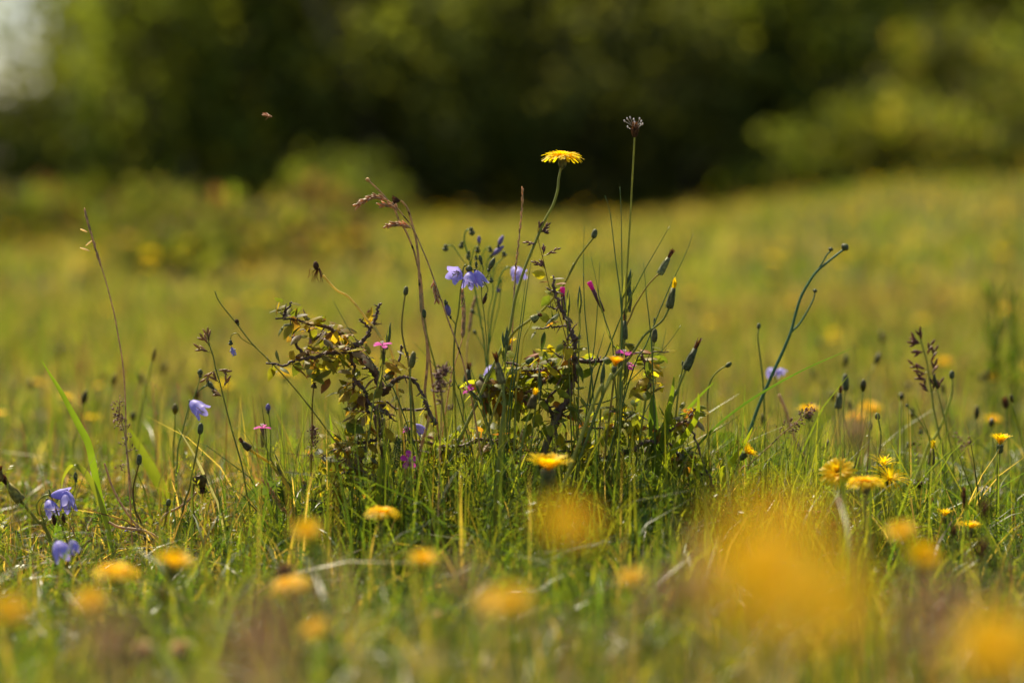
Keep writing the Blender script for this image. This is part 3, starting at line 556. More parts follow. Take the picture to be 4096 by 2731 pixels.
RX = [(2, 160, 300, 270, 268, 38, (.2, .19, .09)), (2, 120, 330, 20, 312, 32, (.34, .18, .03)), (2, 190, 355, 285, 320, 55, ORG), (2, 145, 305, 150, 240, 30, (.2, .19, .09)), (2, 222, 668, 72, 760, 42, (.09, .12, .04)), (2, 75, 850, 38, 1035, 55, (.06, .09, .02)), (2, 285, 685, 372, 740, 65, SHEEN), (2, 345, 1060, 515, 985, 85, (.26, .24, .02)), (2, 200, 1030, 365, 975, 38, (.2, .2, .03)), (2, 10, 1180, 190, 1090, 110, (.17, .17, .02)), (2, 905, 990, 1008, 960, 60, OLV), (2, 1075, 1040, 1190, 1050, 60, ORG), (2, 1120, 1130, 1250, 1110, 90, YEL), (2, 1215, 1185, 1320, 1300, 90, (.34, .26, .02)), (2, 1165, 1330, 1030, 1400, 110, (.34, .24, .03)), (2, 1170, 1500, 1300, 1385, 85, (.20, .15, .02)), (2, 970, 1460, 1130, 1540, 80, (.30, .25, .04)),
 (1, 1160, 1140, 1300, 1045, 75, (.38, .13, .05)), (1, 975, 1290, 1110, 1190, 130, (.16, .17, .05)), (1, 1290, 845, 1232, 910, 34, (.15, .16, .03)), (1, 1440, 720, 1500, 750, 40, (.36, .26, .02)), (3, 790, 590, 900, 570, 60, (.22, .24, .03)), (3, 1070, 745, 1175, 735, 85, (.10, .12, .03)), (3, 1980, 400, 2062, 480, 60, SHEEN), (3, 1770, 380, 1870, 370, 75, (.2, .2, .1)), (3, 1730, 430, 1820, 430, 36, (.22, .22, .1)), (3, 1850, 440, 1840, 510, 80, (.2, .2, .08)), (3, 1880, 235, 1830, 300, 50, OLV), (3, 1890, 680, 2005, 680, 45, (.2, .2, .09)), (3, 1400, 140, 1510, 200, 60, (.24, .22, .04)), (3, 1550, 400, 1490, 340, 60, SHEEN), (3, 1210, 285, 1100, 270, 60, OLV)]
br = at('p', 1230, 1290, D0+.02)
thorn('blackthorn_bush', 'wider thorny bush with one upright bare twig, tangled in the tall grass tuft', RB, RL, RX, D0+.01, onground(br[0], br[1]))

# ------------------------------------------------------------------ named flowers and stalks of the clump
hawkbit('tallest yellow flower, wide open and in focus on a long curved bare stem', 'f', 560, 400, 352, D0, [('f', 545, 500), ('f', 525, 600), ('f', 515, 700), ('f', 475, 830), ('f', 395, 980), (1, 1250, 0), (1, 1170, 200), (1, 1080, 480), (1, 1040, 700), (1, 1010, 850), (1, 930, 1030), (1, 780, 1350), (1, 690, 1560), ('p', 1040, 1040), ('p', 985, 1150)], 1.0, (.02, -.02), r=.00085, zst='f', rings=[(24, 1.0, 3, .075), (20, .95, 12, .075), (18, .80, 24, .07), (16, .62, 38, .07), (12, .42, 58, .07)])
plantain('tallest stalk of all, small brown head ringed with white anthers', 'f', (1208, 225), (1208, 95), 36, D0, [('f', 1205, 240), ('f', 1195, 430), ('f', 1180, 700), ('f', 1170, 900), ('f', 1155, 1150), ('f', 1140, 1400), (2, 930, 300), (2, 922, 600), (2, 905, 900), (2, 890, 1200), (2, 880, 1500), (3, 1260, 400)], 11, zst='f', r=.0007, stemcol=(1.3, 1.2, .8))
G1 = 'thin upright rush stalks in the clump'
for i, (z, pts, lb, r) in enumerate([
 ('f', [(940, 745), (975, 850), (1000, 1000), (1040, 1350), (1070, 1568), (2, 870, 540), (2, 885, 800), (2, 870, 1300)], 'green rush stalk bent near its tip, next to the tall plantain stalk', .0006),
 ('f', [(1075, 665), (1085, 900), (1090, 1200), (1095, 1568), (2, 878, 600), (2, 885, 1100), (2, 870, 1500)], 'straight green rush stalk, tallest of the bare ones by the plantain stalk', .0006),
 ('f', [(1518, 1022), (1400, 1230), (1290, 1420), (1215, 1568), (2, 900, 640), (2, 800, 880), (2, 720, 1090), (2, 600, 1400)], 'long rush stalk leaning over beneath the tufted seed head', .0006),
 ('f', [(1730, 1090), (1660, 1270), (1560, 1480), (2, 1420, 300), (2, 1250, 700), (2, 1130, 1000), (2, 950, 1400)], 'outermost leaning rush stalk, passing behind the orange tipped bud', .0005),
 ('f', [(755, 1015), (748, 1300), (750, 1568), (2, 482, 250), (2, 492, 600), (2, 520, 900), (2, 550, 1200), (2, 580, 1500)], 'upright rush stalk beside the long arched bud stem', .0005),
 ('f', [(815, 1290), (870, 1540), (2, 630, 420), (2, 700, 700), (2, 770, 930), (2, 800, 1200)], 'rush stalk rising just past the closed pink bud', .00045),
 ('f', [(893, 1340), (885, 1568), (2, 630, 550), (2, 600, 950), (2, 560, 1350)], 'short straight rush stalk crossing the closed pink bud stem', .00045),
 ('f', [(1285, 1340), (1305, 1550), (2, 1140, 500), (2, 1180, 850), (2, 1210, 1400)], 'straight rush stalk rising behind the dark oval bud', .0005),
 (2, [(700, 853), (660, 1000), (600, 1200), (540, 1480)], 'short brown tipped rush stalk above the bare thorn branch', .0005),
 (2, [(1497, 790), (1400, 930), (1300, 1050), (1150, 1190), (960, 1370), (760, 1568), (3, 640, 480)], 'bright thin rush stalk slanting low across the pink flowers', .0005),
 (2, [(1345, 822), (1300, 1040), (1240, 1300), (1190, 1560), (3, 1350, 700)], 'rush stalk standing beyond the dark oval bud near the leaf spray', .00045),
 (1, [(1237, 130), (1220, 250), (1190, 450), (1150, 750), (1110, 1000), (1080, 1300), (1040, 1560)], 'dark rush stalk in front of the blurred harebell', .00055),
 (1, [(1192, 250), (1160, 500), (1120, 800), (1080, 1080), (1030, 1400)], 'slimmer rush stalk just beside the dark one at the blurred harebell', .0005),
 (1, [(0, 955), (150, 1110), (260, 1250), (400, 1420), (470, 1568)], 'fine green stalk slanting below the twin dried stems', .0004),
 (1, [(375, 1160), (420, 1290), (480, 1450), (520, 1568)], 'short bright stalk rising by the pink flower in the middle', .00045),
 (1, [(590, 1190), (640, 1330), (690, 1500), (720, 1568)], 'short stalk touching the dark withered head', .00045),
 ('c', [(950, 295), (1040, 460), (1130, 620), (1250, 790), (1400, 1000), (1560, 1250), (1700, 1450)], 'thin stalk slanting in front of the yellow crooked stem', .00045)]):
    wire(lb, z, pts, D0+(-.012, .01, .02, -.01)[i % 4], r, group=G1, name='rush_stalk', cat='stalk')
GB = 'closed hawkbit buds and seed heads of the clump'
headbud('small dark bud on the longest arched stem', 'f', (836, 1128), (857, 1045), 25, D0+.03, [('f', 828, 1135), ('f', 760, 1220), ('f', 690, 1320), ('f', 620, 1450), (1, 1690, 140), (1, 1600, 330), (1, 1500, 470), (1, 1340, 650), (1, 1200, 750), (1, 1080, 840), (1, 1000, 960), (1, 950, 1200), (1, 920, 1500)], 'bud', GB, 'f', (1.1, 1.0, .7), r=.0008)
headbud('pale seed head with a dark tuft, leaning up past the rush stalks', 2, (1272, 255), (1410, 15), 38, D0, [(1250, 265), (1160, 360), (1080, 480), (1010, 600), (970, 700), (900, 850), (860, 1050), (800, 1350)], 'withered', GB, 2, (1.3, .95, .9), col=(2.0, 1.9, 1.9), name='hawkbit_seed_head')
headbud('orange tipped half open bud on a curved stem', 2, (1375, 610), (1440, 315), 42, D0-.02, [(1368, 625), (1310, 730), (1220, 810), (1120, 890), (1050, 990), (980, 1100), (900, 1200), (780, 1350), (700, 1470)], 'orange', GB, 2, (.9, .9, .9), col=(1.1, 1, .8), r=.0008)
headbud('large dark closed head with brown tip, farthest along the clump', 2, (1545, 1255), (1690, 945), 45, D0, [(1535, 1290), (1500, 1370), (1440, 1520), (3, 1800, 150), (3, 1700, 420), (3, 1560, 700)], 'withered', GB, 2, (1, 1, 1), r=.0009, name='hawkbit_seed_head')
headbud('tiny green bud just below the large dark closed head', 2, (1517, 1215), (1517, 1158), 12, D0+.01, [(1517, 1230), (1500, 1330), (1470, 1500)], 'bud', GB, 2)
headbud('dark oval bud standing upright above spotted yellow leaves', 2, (1222, 965), (1226, 818), 30, D0, [(1218, 980), (1205, 1080), (1190, 1250), (1160, 1450), (1130, 1568)], 'bud', GB, 2, col=(1, .9, .9))
headbud('slim blue green bud behind the dark oval bud stem', 2, (1222, 775), (1224, 705), 13, D0+.08, [(1221, 790), (1205, 900), (1195, 1200)], 'bud', GB, 2)
headbud('brown closed head in the middle standing over twisted branches', 1, (935, 1400), (868, 1090), 45, D0-.06, [(945, 1430), (950, 1500), (3, 250, 150), (3, 262, 300), (3, 230, 560)], 'withered', GB, 1, (1, 1, .9), col=(1.8, 1.4, 1.2), r=.0011, name='hawkbit_seed_head')
headbud('dark tufted head hidden among the rush stalks', 2, (915, 935), (912, 665), 30, D0, [(912, 960), (900, 1100), (880, 1400)], 'withered', GB, 2, name='hawkbit_seed_head')
headbud('round topped bud over the spotted leaf of the smaller bush', 'c', (1835, 1060), (1870, 870), 36, D0-.03, [(1832, 1075), (1820, 1250), (1830, 1400), (1835, 1560)], 'bud', GB, 'c', col=(1.7, 1.4, .9))
headbud('slender grey green bud alone on a stem behind the smaller bush', 'c', (1770, 232), (1785, 128), 28, D0, [(1765, 250), (1735, 500), (1735, 650), (1760, 800), (1790, 920), (1820, 1100)], 'bud', GB, 'c', (1, .8, .8), col=(1.2, 1.1, .9))
headbud('grey green bud slanting up beside the red brown leaf', 1, (1185, 1180), (1262, 1130), 30, D0-.01, [(1175, 1190), (1130, 1230), (1060, 1290), (960, 1400)], 'bud', GB, 1, (1.6, 1.4, 1.4), col=(1.1, 1.2, 1))
headbud('dark round bud touching the twin dried stems', 1, (122, 712), (118, 618), 23, D0, [(122, 730), (140, 830), (180, 1000), (230, 1180), (270, 1350), (300, 1500)], 'bud', GB, 1, (1.3, 1.2, .7), col=(.8, .9, .7))
headbud('blurred dark withered head behind the single pink flower', 1, (565, 1400), (595, 1190), 44, D0+.10, [(555, 1440), (540, 1568)], 'withered', GB, 1, name='hawkbit_seed_head')
headbud('fuzzy seed head joined to the arched bud stem', 1, (1245, 735), (1340, 670), 42, D0, [(1240, 760), (1200, 840), (1160, 930), (1140, 1100), (1110, 1250), (1090, 1400), (1080, 1568)], 'withered', GB, 1, (1.8, 1.6, 1.4), col=(2.2, 2, 1.6), name='hawkbit_seed_head')
headbud('small orange brown head among the grass of the tuft', 3, (500, 300), (545, 130), 40, D0-.07, [(490, 330), (450, 480), (420, 640), (400, 800)], 'orange', GB, 3, (.9, 1, .8), col=(.9, .6, .4))
headbud('small drooping tip bud on the thin hooked stem beyond the clump', 'g', (318, 888), (354, 862), 14, D0+.04, [(300, 893), (250, 935), (215, 1000), (203, 1100), (208, 1250), (212, 1400), (215, 1500)], 'bud', GB, 'g', col=(1.3, 1.3, .9))
hawkbit('half closed yellow flower seen from the side behind the long stem', 1, 1005, 1000, 130, D0+.05, [(1000, 1080), (990, 1200), (985, 1400)], .18, (0, 0), r=.0007)
hawkbit('orange yellow flower half shut just under the pink flower', 2, 805, 1220, 150, D0-.11, [(780, 1300), (740, 1400), (680, 1500), (600, 1568)], .05, (.15, 0), r=.0009, col=(1, .8, 1))
# withered flower on the crooked yellow stem
P = path('c', [(835, 0), (900, 80), (1000, 180), (1100, 230), (1180, 310), (1270, 420), (1350, 530), (1420, 600), (1500, 730), (1620, 890), ('d', 1560, 60), ('d', 1600, 400)], D0)
T_ = Thing('withered_flower', 'withered brown flower drooping at the end of a thick crooked yellow stem', 'flower', P[-1])
mb = MB(); stemtube(mb, P, .0008, .0011); T_.part('stem', mb, M['stem'], label='thick crooked yellow stem'); mb.c[0][:, :3] = (1, 1, 1)
me = T_.o.children[0].data; me.materials[0] = material('yellow_stem', (.75, .64, .17), .35, (1.5, 1.3, .6), .45, .4, .3, 150, attr=False)
mb = MB(); c = at('p', 731, 614, D0); mb.blob(c+np.array([-.001, 0, -.002]), [-.2, 0, 1], .0065, .0022, 8, .2, 5)
for i in range(14):
    o = nrm(np.array([random.uniform(-1, .35), random.uniform(-.4, .4), random.uniform(-1, -.1)])); mb.strip([c+o*.001, c+o*.006+rng.normal(0, .001, 3), c+o*.010+np.array([0, 0, -.002])], [.3, 1, 0], [.0007, .0006, .0002], .3, (random.uniform(.5, 1.4),)*3)
T_.part('withered_petals', mb, M['brown'])
# dried stems
P = path('e', [(320, 185), (430, 290), (520, 390), (600, 500), (650, 620), (720, 730), (800, 930), (840, 1090), (870, 1200), (895, 1500), (1, 115, 600), (1, 118, 740), (1, 150, 900)], D0+.01)
T_ = Thing('dead_stalk', 'bare dried stem with a broken end, bending over the grass ears', 'stem', P[-1]); mb = MB(); stemtube(mb, P, .0007, .0008); mb.lathe(P[0], P[0]-P[1], [(-.001, .0011), (.0012, .0013), (.0018, .0008)], 7, .2, 3); T_.part('stem', mb, M['drystem'])
P = path('e', [(660, 400), (690, 425), (740, 500), (790, 680), (820, 800), (845, 1000), (855, 1200), (875, 1568), (1, 85, 450), (1, 110, 740), (1, 150, 950), (1, 155, 1200), (1, 130, 1500), ('p', 985, 960), ('p', 960, 1060)], D0)
T_ = Thing('dried_flower', 'dried stem ending in a dark ragged flower head with loose bristles', 'flower', P[-1]); mb = MB(); stemtube(mb, P, .0008, .0012); T_.part('stem', mb, M['drystem'])
mb = MB(); c = at('e', 650, 400, D0)
for i in range(34):
    o = nrm(np.array([-1, random.uniform(-.7, .7), random.uniform(-.45, .75)])); L = random.uniform(.004, .0075); k = random.uniform(.4, 1.6); mb.strip([c, c+o*L*.5+rng.normal(0, .0006, 3), c+o*L], [.2, .5, 1], [.0005, .0007, .0002], .3, (k, k, k))
e = at('e', 745, 325, D0); mb.strip(smooth([at('e', 600, 360, D0), at('e', 660, 345, D0), at('e', 710, 350, D0), e], 4), [0, 1, 0], [.0003]*13, 0); mb.strip([at('e', 640, 350, D0), at('e', 740, 358, D0)], [0, 1, 0], [.0002, .0001], 0)
T_.part('ragged_head', mb, M['brown'])
# arched grass with plump ears
P = path('e', [(480, 380), (590, 440), (700, 570), (790, 690), (870, 870), (950, 1060), (1010, 1230), (1080, 1430), (1, 300, 520), (1, 370, 730), (1, 450, 940), (1, 530, 1180), (1, 580, 1420), (1, 620, 1560)], D0-.015)
T_ = Thing('eared_grass', 'dry arched grass with plump pale ears at its bent top', 'grass', P[-1]); mb = MB(); stemtube(mb, P, .0004, .0007, 5); 
for q in ([(735, 650), (760, 680), (800, 700)], [(560, 430), (600, 460), (610, 490)]): mb.tube(path('e', q, D0-.015, ground=False), .0003, 4)
T_.part('stem', mb, M['drystem'])
for pts, n in (([(520, 395), (450, 368), (380, 362), (290, 395), (205, 448)], 42), ([(625, 510), (600, 475), (530, 445), (465, 450)], 26), ([(765, 685), (700, 655), (620, 645), (520, 662)], 34), ([(1005, 1215), (1012, 1300), (1030, 1370), (1040, 1440)], 22)):
    mb = MB(); spikelets(mb, [at('e', *q, D0-.015) for q in pts], int(n*.8), .0050, .0008, .5, (1, .85, .8), .001); T_.part('ear', mb, M['straw'])
def spike(label, z, st, top, d, L=.0045, n=40, spread=.3, mat='drystem', group=None, r=.0004, rs=.0006, d1=None):
    P = path(z, st, d, d1); T_ = Thing('spike_grass', label, 'grass', P[-1], group); mb = MB(); stemtube(mb, P, r*.7, r*1.4, 5); T_.part('stem', mb, M['straw'])
    mb = MB(); m = max(3, int(len(P)*top)); spikelets(mb, P[:m][::-1][::3], n, L, rs, spread, (1, .9, .8)); T_.part('ear', mb, M['straw'])
spike('narrow dry grass spike standing in front of the blurred harebell', 'e', [(1935, 290), (1930, 450), (1910, 680), (1880, 950), (1860, 1150), (1840, 1500), (1, 1075, 300), (1, 1050, 700)], .62, D0+.03, n=34, spread=.18)
spike('pale woolly grass spike hanging under the front harebells', 1, [(518, 440), (530, 560), (535, 700), (530, 800), (525, 900), (500, 1000), (440, 1200), (380, 1450)], .55, D0+.03, .004, 70, .35, rs=.0009)
spike('blurred brown grass spike behind the woolly one', 1, [(655, 520), (625, 620), (600, 800), (580, 950), (560, 1200)], .5, D0+.16, .004, 50, .3, rs=.0009)
panicle('hair thin grass with scattered red brown spikelets beside the tallest flower stem', 'f', [(352, 975), (340, 1050), (345, 1150), (380, 1290), (405, 1400), (440, 1560), (1, 1440, 400), (1, 1510, 600), (1, 1600, 900), (1, 1650, 1130), (1, 1680, 1400)],
 [[(345, 1160), (300, 1172), (222, 1165)], [(380, 1290), (440, 1265), (535, 1215)], [(385, 1285), (390, 1250), (392, 1215)], [(405, 1398), (360, 1370), (303, 1342)], [(405, 1398), (390, 1375), (375, 1352)], [(350, 1080), (390, 1050), (425, 1012)], [(350, 1080), (380, 1068), (410, 1070)], [(345, 1070), (355, 1020), (358, 1010)]], D0, .0042, .0007, 5, r0=.0003, stemmat='stem', scol=(1.3, .9, .5))
# harebells
FL1 = [(1, 470, 250), ]
harebell('front harebell with three open violet blue bells and upright buds', 1,
 [(478, 232, (-.42, -.80, -.22), 118, 98, 1.5, .3), (600, 225, (-.06, -.55, -.95), 200, 84, 1.3, .5), (655, 215, (.55, -.1, -.95), 205, 72, 1.0, .2)],
 [(800, 205, (.42, 0, .9), 135, 28, 'g'), (722, 140, (-.25, 0, .95), 92, 19, 'g'), (668, 178, (-.05, 0, 1), 62, 14, 'g'), (592, 232, (0, -.1, 1), 72, 34, 'g'), (822, 305, (0, 0, -1), 40, 22, 'g'), (770, 465, (-.3, 0, -1), 105, 20, 'w')],
 [[(560, 160), (530, 190), (525, 300), (500, 440), (480, 650), (450, 800), (435, 1000), (430, 1250), (440, 1480)], [(725, 250), (722, 480), (745, 640), (770, 900), (785, 1150), (795, 1310), (800, 1500), 'g'], [(592, 232), (570, 160), (540, 165), (527, 220)], [(655, 215), (625, 205), (600, 190)], [(803, 205), (795, 240), (770, 290), (725, 330)], [(725, 145), (738, 190), (730, 250)], [(668, 180), (680, 215), (690, 235)], [(822, 305), (820, 275), (795, 272), (760, 300)], [(478, 232), (510, 215), (527, 240)], [(490, 600), (520, 580), (550, 500)], [(770, 465), (780, 440), (785, 400), (730, 300)]], D0, r=.00055, stemcol=(1, .95, .7))
harebell('harebell gone to buds and drooping seed pods, blurred behind the front harebell', 'e',
 [], [(1130, 885, (-.1, 0, -1), 45, 32, 'g'), (1400, 705, (.2, 0, -1), 60, 30, 'g'), (1300, 850, (-.2, 0, -1), 55, 28, 'g'), (1465, 900, (0, 0, -1), 50, 28, 'g'), (1595, 895, (.2, 0, -1), 46, 24, 'g'), (1740, 950, (.3, 0, -1), 40, 28, 'g'), (1375, 940, (-.2, 0, -1), 80, 22, 'g'), (1450, 990, (0, 0, -1), 36, 20, 'g'), (1480, 850, (0, 0, 1), 85, 20, 'b'), (1680, 870, (.45, 0, .9), 120, 24, 'b'), (1610, 975, (.75, 0, .6), 165, 26, 'b')],
 [[(1400, 705), (1350, 710), (1325, 800), (1345, 900), (1380, 1020), (1400, 1200), (1430, 1300), (1480, 1560), (1, 720, 800), (1, 760, 1060)], [(1130, 885), (1190, 865), (1240, 920), (1300, 1010), (1380, 1100)], [(1595, 895), (1560, 890), (1520, 950), (1490, 1060), (1460, 1250)], [(1610, 975), (1570, 1020), (1560, 1100), (1620, 1250), (1620, 1400), (1580, 1568), (1, 790, 1000), (1, 780, 1200), 'g'], [(1465, 900), (1440, 880), (1410, 960), (1390, 1080)], [(1740, 950), (1720, 1010), (1640, 1100), (1630, 1250)], [(1480, 850), (1470, 900), (1430, 1000)], [(1680, 870), (1660, 930), (1600, 1000)]], D0+.13, r=.00055, stemcol=(.55, .9, 1.0))
harebell('blurred blue harebell half hidden behind the rush stalks', 1, [(1050, 190, (.45, -.65, -.5), 185, 88, 1.5, .4)], [(640, 650, (-.6, 0, .5), 40, 20, 'g'), (660, 870, (-.5, 0, .7), 40, 20, 'g'), (890, 400, (.3, 0, -1), 45, 22, 'b')],
 [[(1040, 185), (990, 180), (940, 230), (910, 310), (880, 440), (840, 640), (810, 850), (795, 1050), (785, 1250)], [(640, 655), (720, 700), (800, 790)], [(665, 880), (720, 980), (760, 1060)], [(890, 400), (930, 310), (925, 380), (900, 600), (850, 800), (800, 1000)]], D0+.14, r=.00055, stemcol=(.55, .9, 1))
harebell('single shrivelled violet harebell hanging against a dry grass stem', 1, [], [(352, 560, (.25, 0, -1), 135, 32, 'b'), (398, 700, (0, 0, -1), 22, 9, 'w'), (345, 555, (-.1, 0, 1), 40, 12, 'g')], [[(400, 715), (445, 770), (440, 900), (430, 1200)], [(398, 700), (425, 745), (445, 770)]], D0, r=.0003)
harebell('blue harebell peeping low between the two thorn bushes', 1, [(830, 1215, (-.1, -.6, -.6), 135, 78, 1.2, .3)], [], [[(840, 1210), (870, 1190), (880, 1260), (870, 1500)]], D0+.12)
harebell('pale blue harebell turned away in the grass at the foot of the bushes', 'd', [(1725, 255, (.62, .25, -.62), 150, 62, .9, .3)], [], [[(1720, 250), (1665, 220), (1615, 260), (1620, 380), (1640, 600)]], D0+.02)
harebell('blue harebell leaning sideways alone on a tall stem over the meadow', 'a', [(1495, 600, (.75, -.5, -.55), 175, 72, 1.2, .2)], [(1570, 395, (0, 0, 1), 50, 22, 'g'), (1630, 440, (.5, 0, -.8), 70, 20, 'g'), (1670, 490, (.4, 0, -.9), 60, 20, 'g')],
 [[(1485, 600), (1478, 640), (1455, 730), (1420, 870), (1395, 960), (1385, 1150), (1370, 1350)], [(1570, 400), (1550, 480), (1520, 560), (1490, 640), (1470, 740)], [(1630, 440), (1615, 475), (1560, 515)], [(1670, 490), (1640, 480), (1600, 480), (1560, 515)]], D0+.06, stemcol=(.7, .9, .9))
harebell('wilted pale bell dangling from a hooked stalk above the meadow', 'a', [(1815, 175, (.35, 0, -1), 72, 24, .3, .2)], [(1808, 130, (0, 0, -1), 30, 18, 'g'), (1866, -10, (-.4, 0, .9), 40, 16, 'w')],
 [[('p', 493, 668), ('p', 505, 695), ('p', 545, 745), ('p', 580, 790), ('p', 640, 850), ('p', 700, 920), ('p', 760, 1000), ('p', 800, 1060)], [(1806, 130), (1815, 80), (1860, 65), (1900, 110), (2005, 170)]], D0, r=.0005, stemcol=(1.1, 1, .7))
harebell('pair of violet harebells nodding beside the drooping broad blade', 'a', [(400, 1335, (.95, -.1, .12), 180, 55, 1.1, .2), (520, 1300, (.2, -.55, -.8), 190, 72, 1.2, .3), (372, 1372, (.45, -.45, -.75), 150, 66, 1.1, .2)], [(595, 1220, (-.05, 0, 1), 70, 16, 'g'), (420, 1490, (.1, 0, -1), 80, 18, 'w'), (495, 1480, (0, 0, -1), 90, 15, 'w')],
 [[(350, 1560), (330, 1500), (300, 1480), (290, 1400), (340, 1340), (390, 1330), (400, 1335)], [(595, 1225), (580, 1300), (500, 1420), (400, 1500), (355, 1560), (395, 1700), ('b', 400, 450), ('b', 440, 600), 'g'], [(372, 1372), (330, 1400), (320, 1470), (350, 1540)], [(520, 1300), (490, 1290), (470, 1340), (400, 1460)]], D0-.02, stemcol=(.9, .9, .7))
harebell('lowest pale harebell hanging close to the turf under the pair', 'b', [(455, 430, (.45, -.25, -.85), 185, 92, 1.0, .2), (570, 420, (.4, -.2, -.85), 125, 50, 1.0, .3)], [(812, 470, (.1, 0, -1), 40, 16, 'g')], [[(450, 430), (420, 440), (410, 470), (425, 560), (450, 620)], [(570, 420), (550, 365), (500, 365), (470, 400), (420, 440)], [(812, 470), (790, 435), (740, 450), (690, 520), (640, 660)]], D0-.15)
harebell('small lilac harebell bud lying in the grass beyond the pair', 'b', [(1000, 350, (.9, 0, .25), 110, 22, .3, .2)], [], [[(1000, 352), (970, 380), (940, 460), (930, 560)]], D0+.03)
harebell('pale closed bell upright on a stem near the lone pink flower', 'd', [], [(190, 120, (0, 0, 1), 85, 26, 'b')], [[(190, 130), (205, 200), (215, 400), (210, 600), (220, 780)]], D0+.05, stemcol=(1, 1.1, 1.1))
harebell('faint lilac flower blurred beside the tall bent stem', 'g', [(590, 900, (.3, -.4, -.6), 48, 42, 1.3, .2), (650, 902, (.4, -.3, -.6), 48, 38, 1.2, .3)], [], [[(615, 895), (640, 990), (650, 1050), (690, 1180)], [(590, 900), (615, 895)], [(650, 900), (620, 890)]], D0+.22)
# pink dianthus
GP = 'magenta dianthus flowers in the clump'
dianthus('magenta flower standing over the smaller bush, seen edge on', 'c', 1510, 800, 220, D0-.03, [(1495, 900), (1490, 1050), (1470, 1180), (1440, 1330), (1400, 1500)], (-.05, -.25, 1), GP)
dianthus('lone magenta flower over the grass away from the bushes', 'd', 128, 290, 180, D0, [(140, 380), (170, 490), (230, 640), (300, 760), (400, 920)], (0, -.15, 1), GP)
dianthus('magenta flower with fringed edge below the woolly grass spike', 1, 585, 1460, 140, D0-.02, [(620, 1520), (650, 1568), ('p', 1120, 990)], (-.7, -.5, .75), GP)
dianthus('brightest magenta flower, spread flat above the orange half shut one', 2, 910, 1085, 210, D0-.02, [(900, 1180), (895, 1350), (880, 1520)], (0, -.2, 1), GP)
dianthus('lower magenta flower under the brightest one', 2, 945, 1215, 165, D0, [(925, 1310), (920, 1450), (900, 1560)], (.15, -.35, .95), GP)
dianthus('purple pink flower facing out with its petals spread in shade', 'd', 1665, 625, 200, D0-.04, [(1670, 700), (1670, 850), (1660, 1000)], (.1, -.9, .25), GP)
dianthus('small ragged magenta flower beside the pale blue harebell', 'd', 1640, 310, 110, D0-.01, [(1650, 400), (1640, 550), (1640, 750)], (-.3, -.5, .8), GP)
dianthus('magenta flower half hidden among twisted twigs', 2, 50, 1275, 90, D0+.02, [(40, 1360), (30, 1480)], (.1, -.3, 1), GP)
GC = 'closed dianthus buds in the clump'
dianthus('closed pink dianthus bud leaning above the rush stalks', 2, 580, 415, 60, D0, [(640, 540), (690, 680), (740, 850), (790, 1000), (850, 1250)], (-.5, 0, 1), GC, closed=True, cl=1.25)
dianthus('closed purple dianthus bud behind the upright bare twig', 2, 265, 480, 60, D0+.02, [(275, 600), (300, 760), (320, 950)], (-.05, 0, 1), GC, closed=True, cl=1.25)
for lb, z, x_, y_, st, ax in [
 ('pointed green dianthus bud beside the upright bare twig', 2, 318, 490, [(315, 600), (310, 720), (320, 900)], (.02, 0, 1)),
 ('pointed dianthus bud alone between twig and rush stalks', 2, 440, 450, [(438, 560), (437, 700), (435, 900), (430, 1200)], (0, 0, 1)),
 ('upper dark dianthus bud touching the tall plantain stalk', 2, 965, 270, [(945, 380), (900, 500), (880, 700)], (.15, 0, 1)),
 ('lower pale dianthus bud touching the tall plantain stalk', 2, 968, 440, [(962, 550), (935, 650), (900, 900)], (.03, 0, 1)),
 ('pointed dianthus bud just above the magenta flower of the smaller bush', 'c', 1590, 625, [(1565, 740), (1540, 900), (1510, 1100)], (.15, 0, 1)),
 ('pointed dianthus bud in front of the half closed yellow flower', 1, 945, 930, [(940, 1040), (960, 1200), (960, 1400)], (-.03, 0, 1)),
 ('second dianthus bud right against the long yellow flower stem', 1, 985, 870, [(975, 1000), (970, 1150)], (.05, 0, 1)),
 ('slim dianthus bud low among the twisted twigs', 1, 1330, 1310, [(1325, 1420), (1300, 1540)], (0, 0, 1)),
 ('slim dianthus bud rising beside the fallen looking thorn branch', 2, 690, 1235, [(685, 1330), (670, 1500)], (.1, 0, 1)),
 ('small dianthus bud by the lone magenta flower stem', 'd', 285, 640, [(310, 700), (350, 800), (400, 900)], (-.3, 0, 1))]:
    dianthus(lb, z, x_, y_, 60, D0, st, ax, GC, bud=True, name='dianthus_bud')

# ------------------------------------------------------------------ broad blades and odd leaves
gblade('broad bright green blade standing tall at the open side of the clump', 'a', [(322, 268), (400, 400), (470, 510), (550, 660), (630, 810), (690, 930), (730, 1100), (770, 1300), (820, 1500), ('b', 870, 350)], D0, .0026, (.15, .24, .015))
gblade('drooping broad blade folded over beside the tall bright one', 'a', [(482, 1290), (495, 1200), (540, 1120), (590, 1103), (650, 1140), (710, 1220), (760, 1330), (820, 1500), ('b', 880, 400)], D0-.01, .0022, (.20, .24, .03))
gblade('blurred wide blade with shadow bars behind the pinkish panicle', 'a', [(1010, 800), (1060, 900), (1130, 1030), (1200, 1160), (1270, 1290), (1310, 1400)], D0+.13, .0044, (.17, .22, .02))
gblade('silvery narrow blade with sun glint in its colour beside a dark bud', 'a', [(1392, 805), (1440, 880), (1500, 980), (1560, 1090), (1620, 1220), (1680, 1340), (1720, 1450)], D0, .0010, (.34, .34, .25))  # whitish sun highlight carried by the blade's own colour
gblade('long thin blade reaching out low over the meadow', 'g', [(1120, 767), (1000, 820), (860, 880), (700, 960), (560, 1040), (420, 1130), (280, 1240), (150, 1370), (40, 1500)], D0, .0011, (.055, .11, .02))
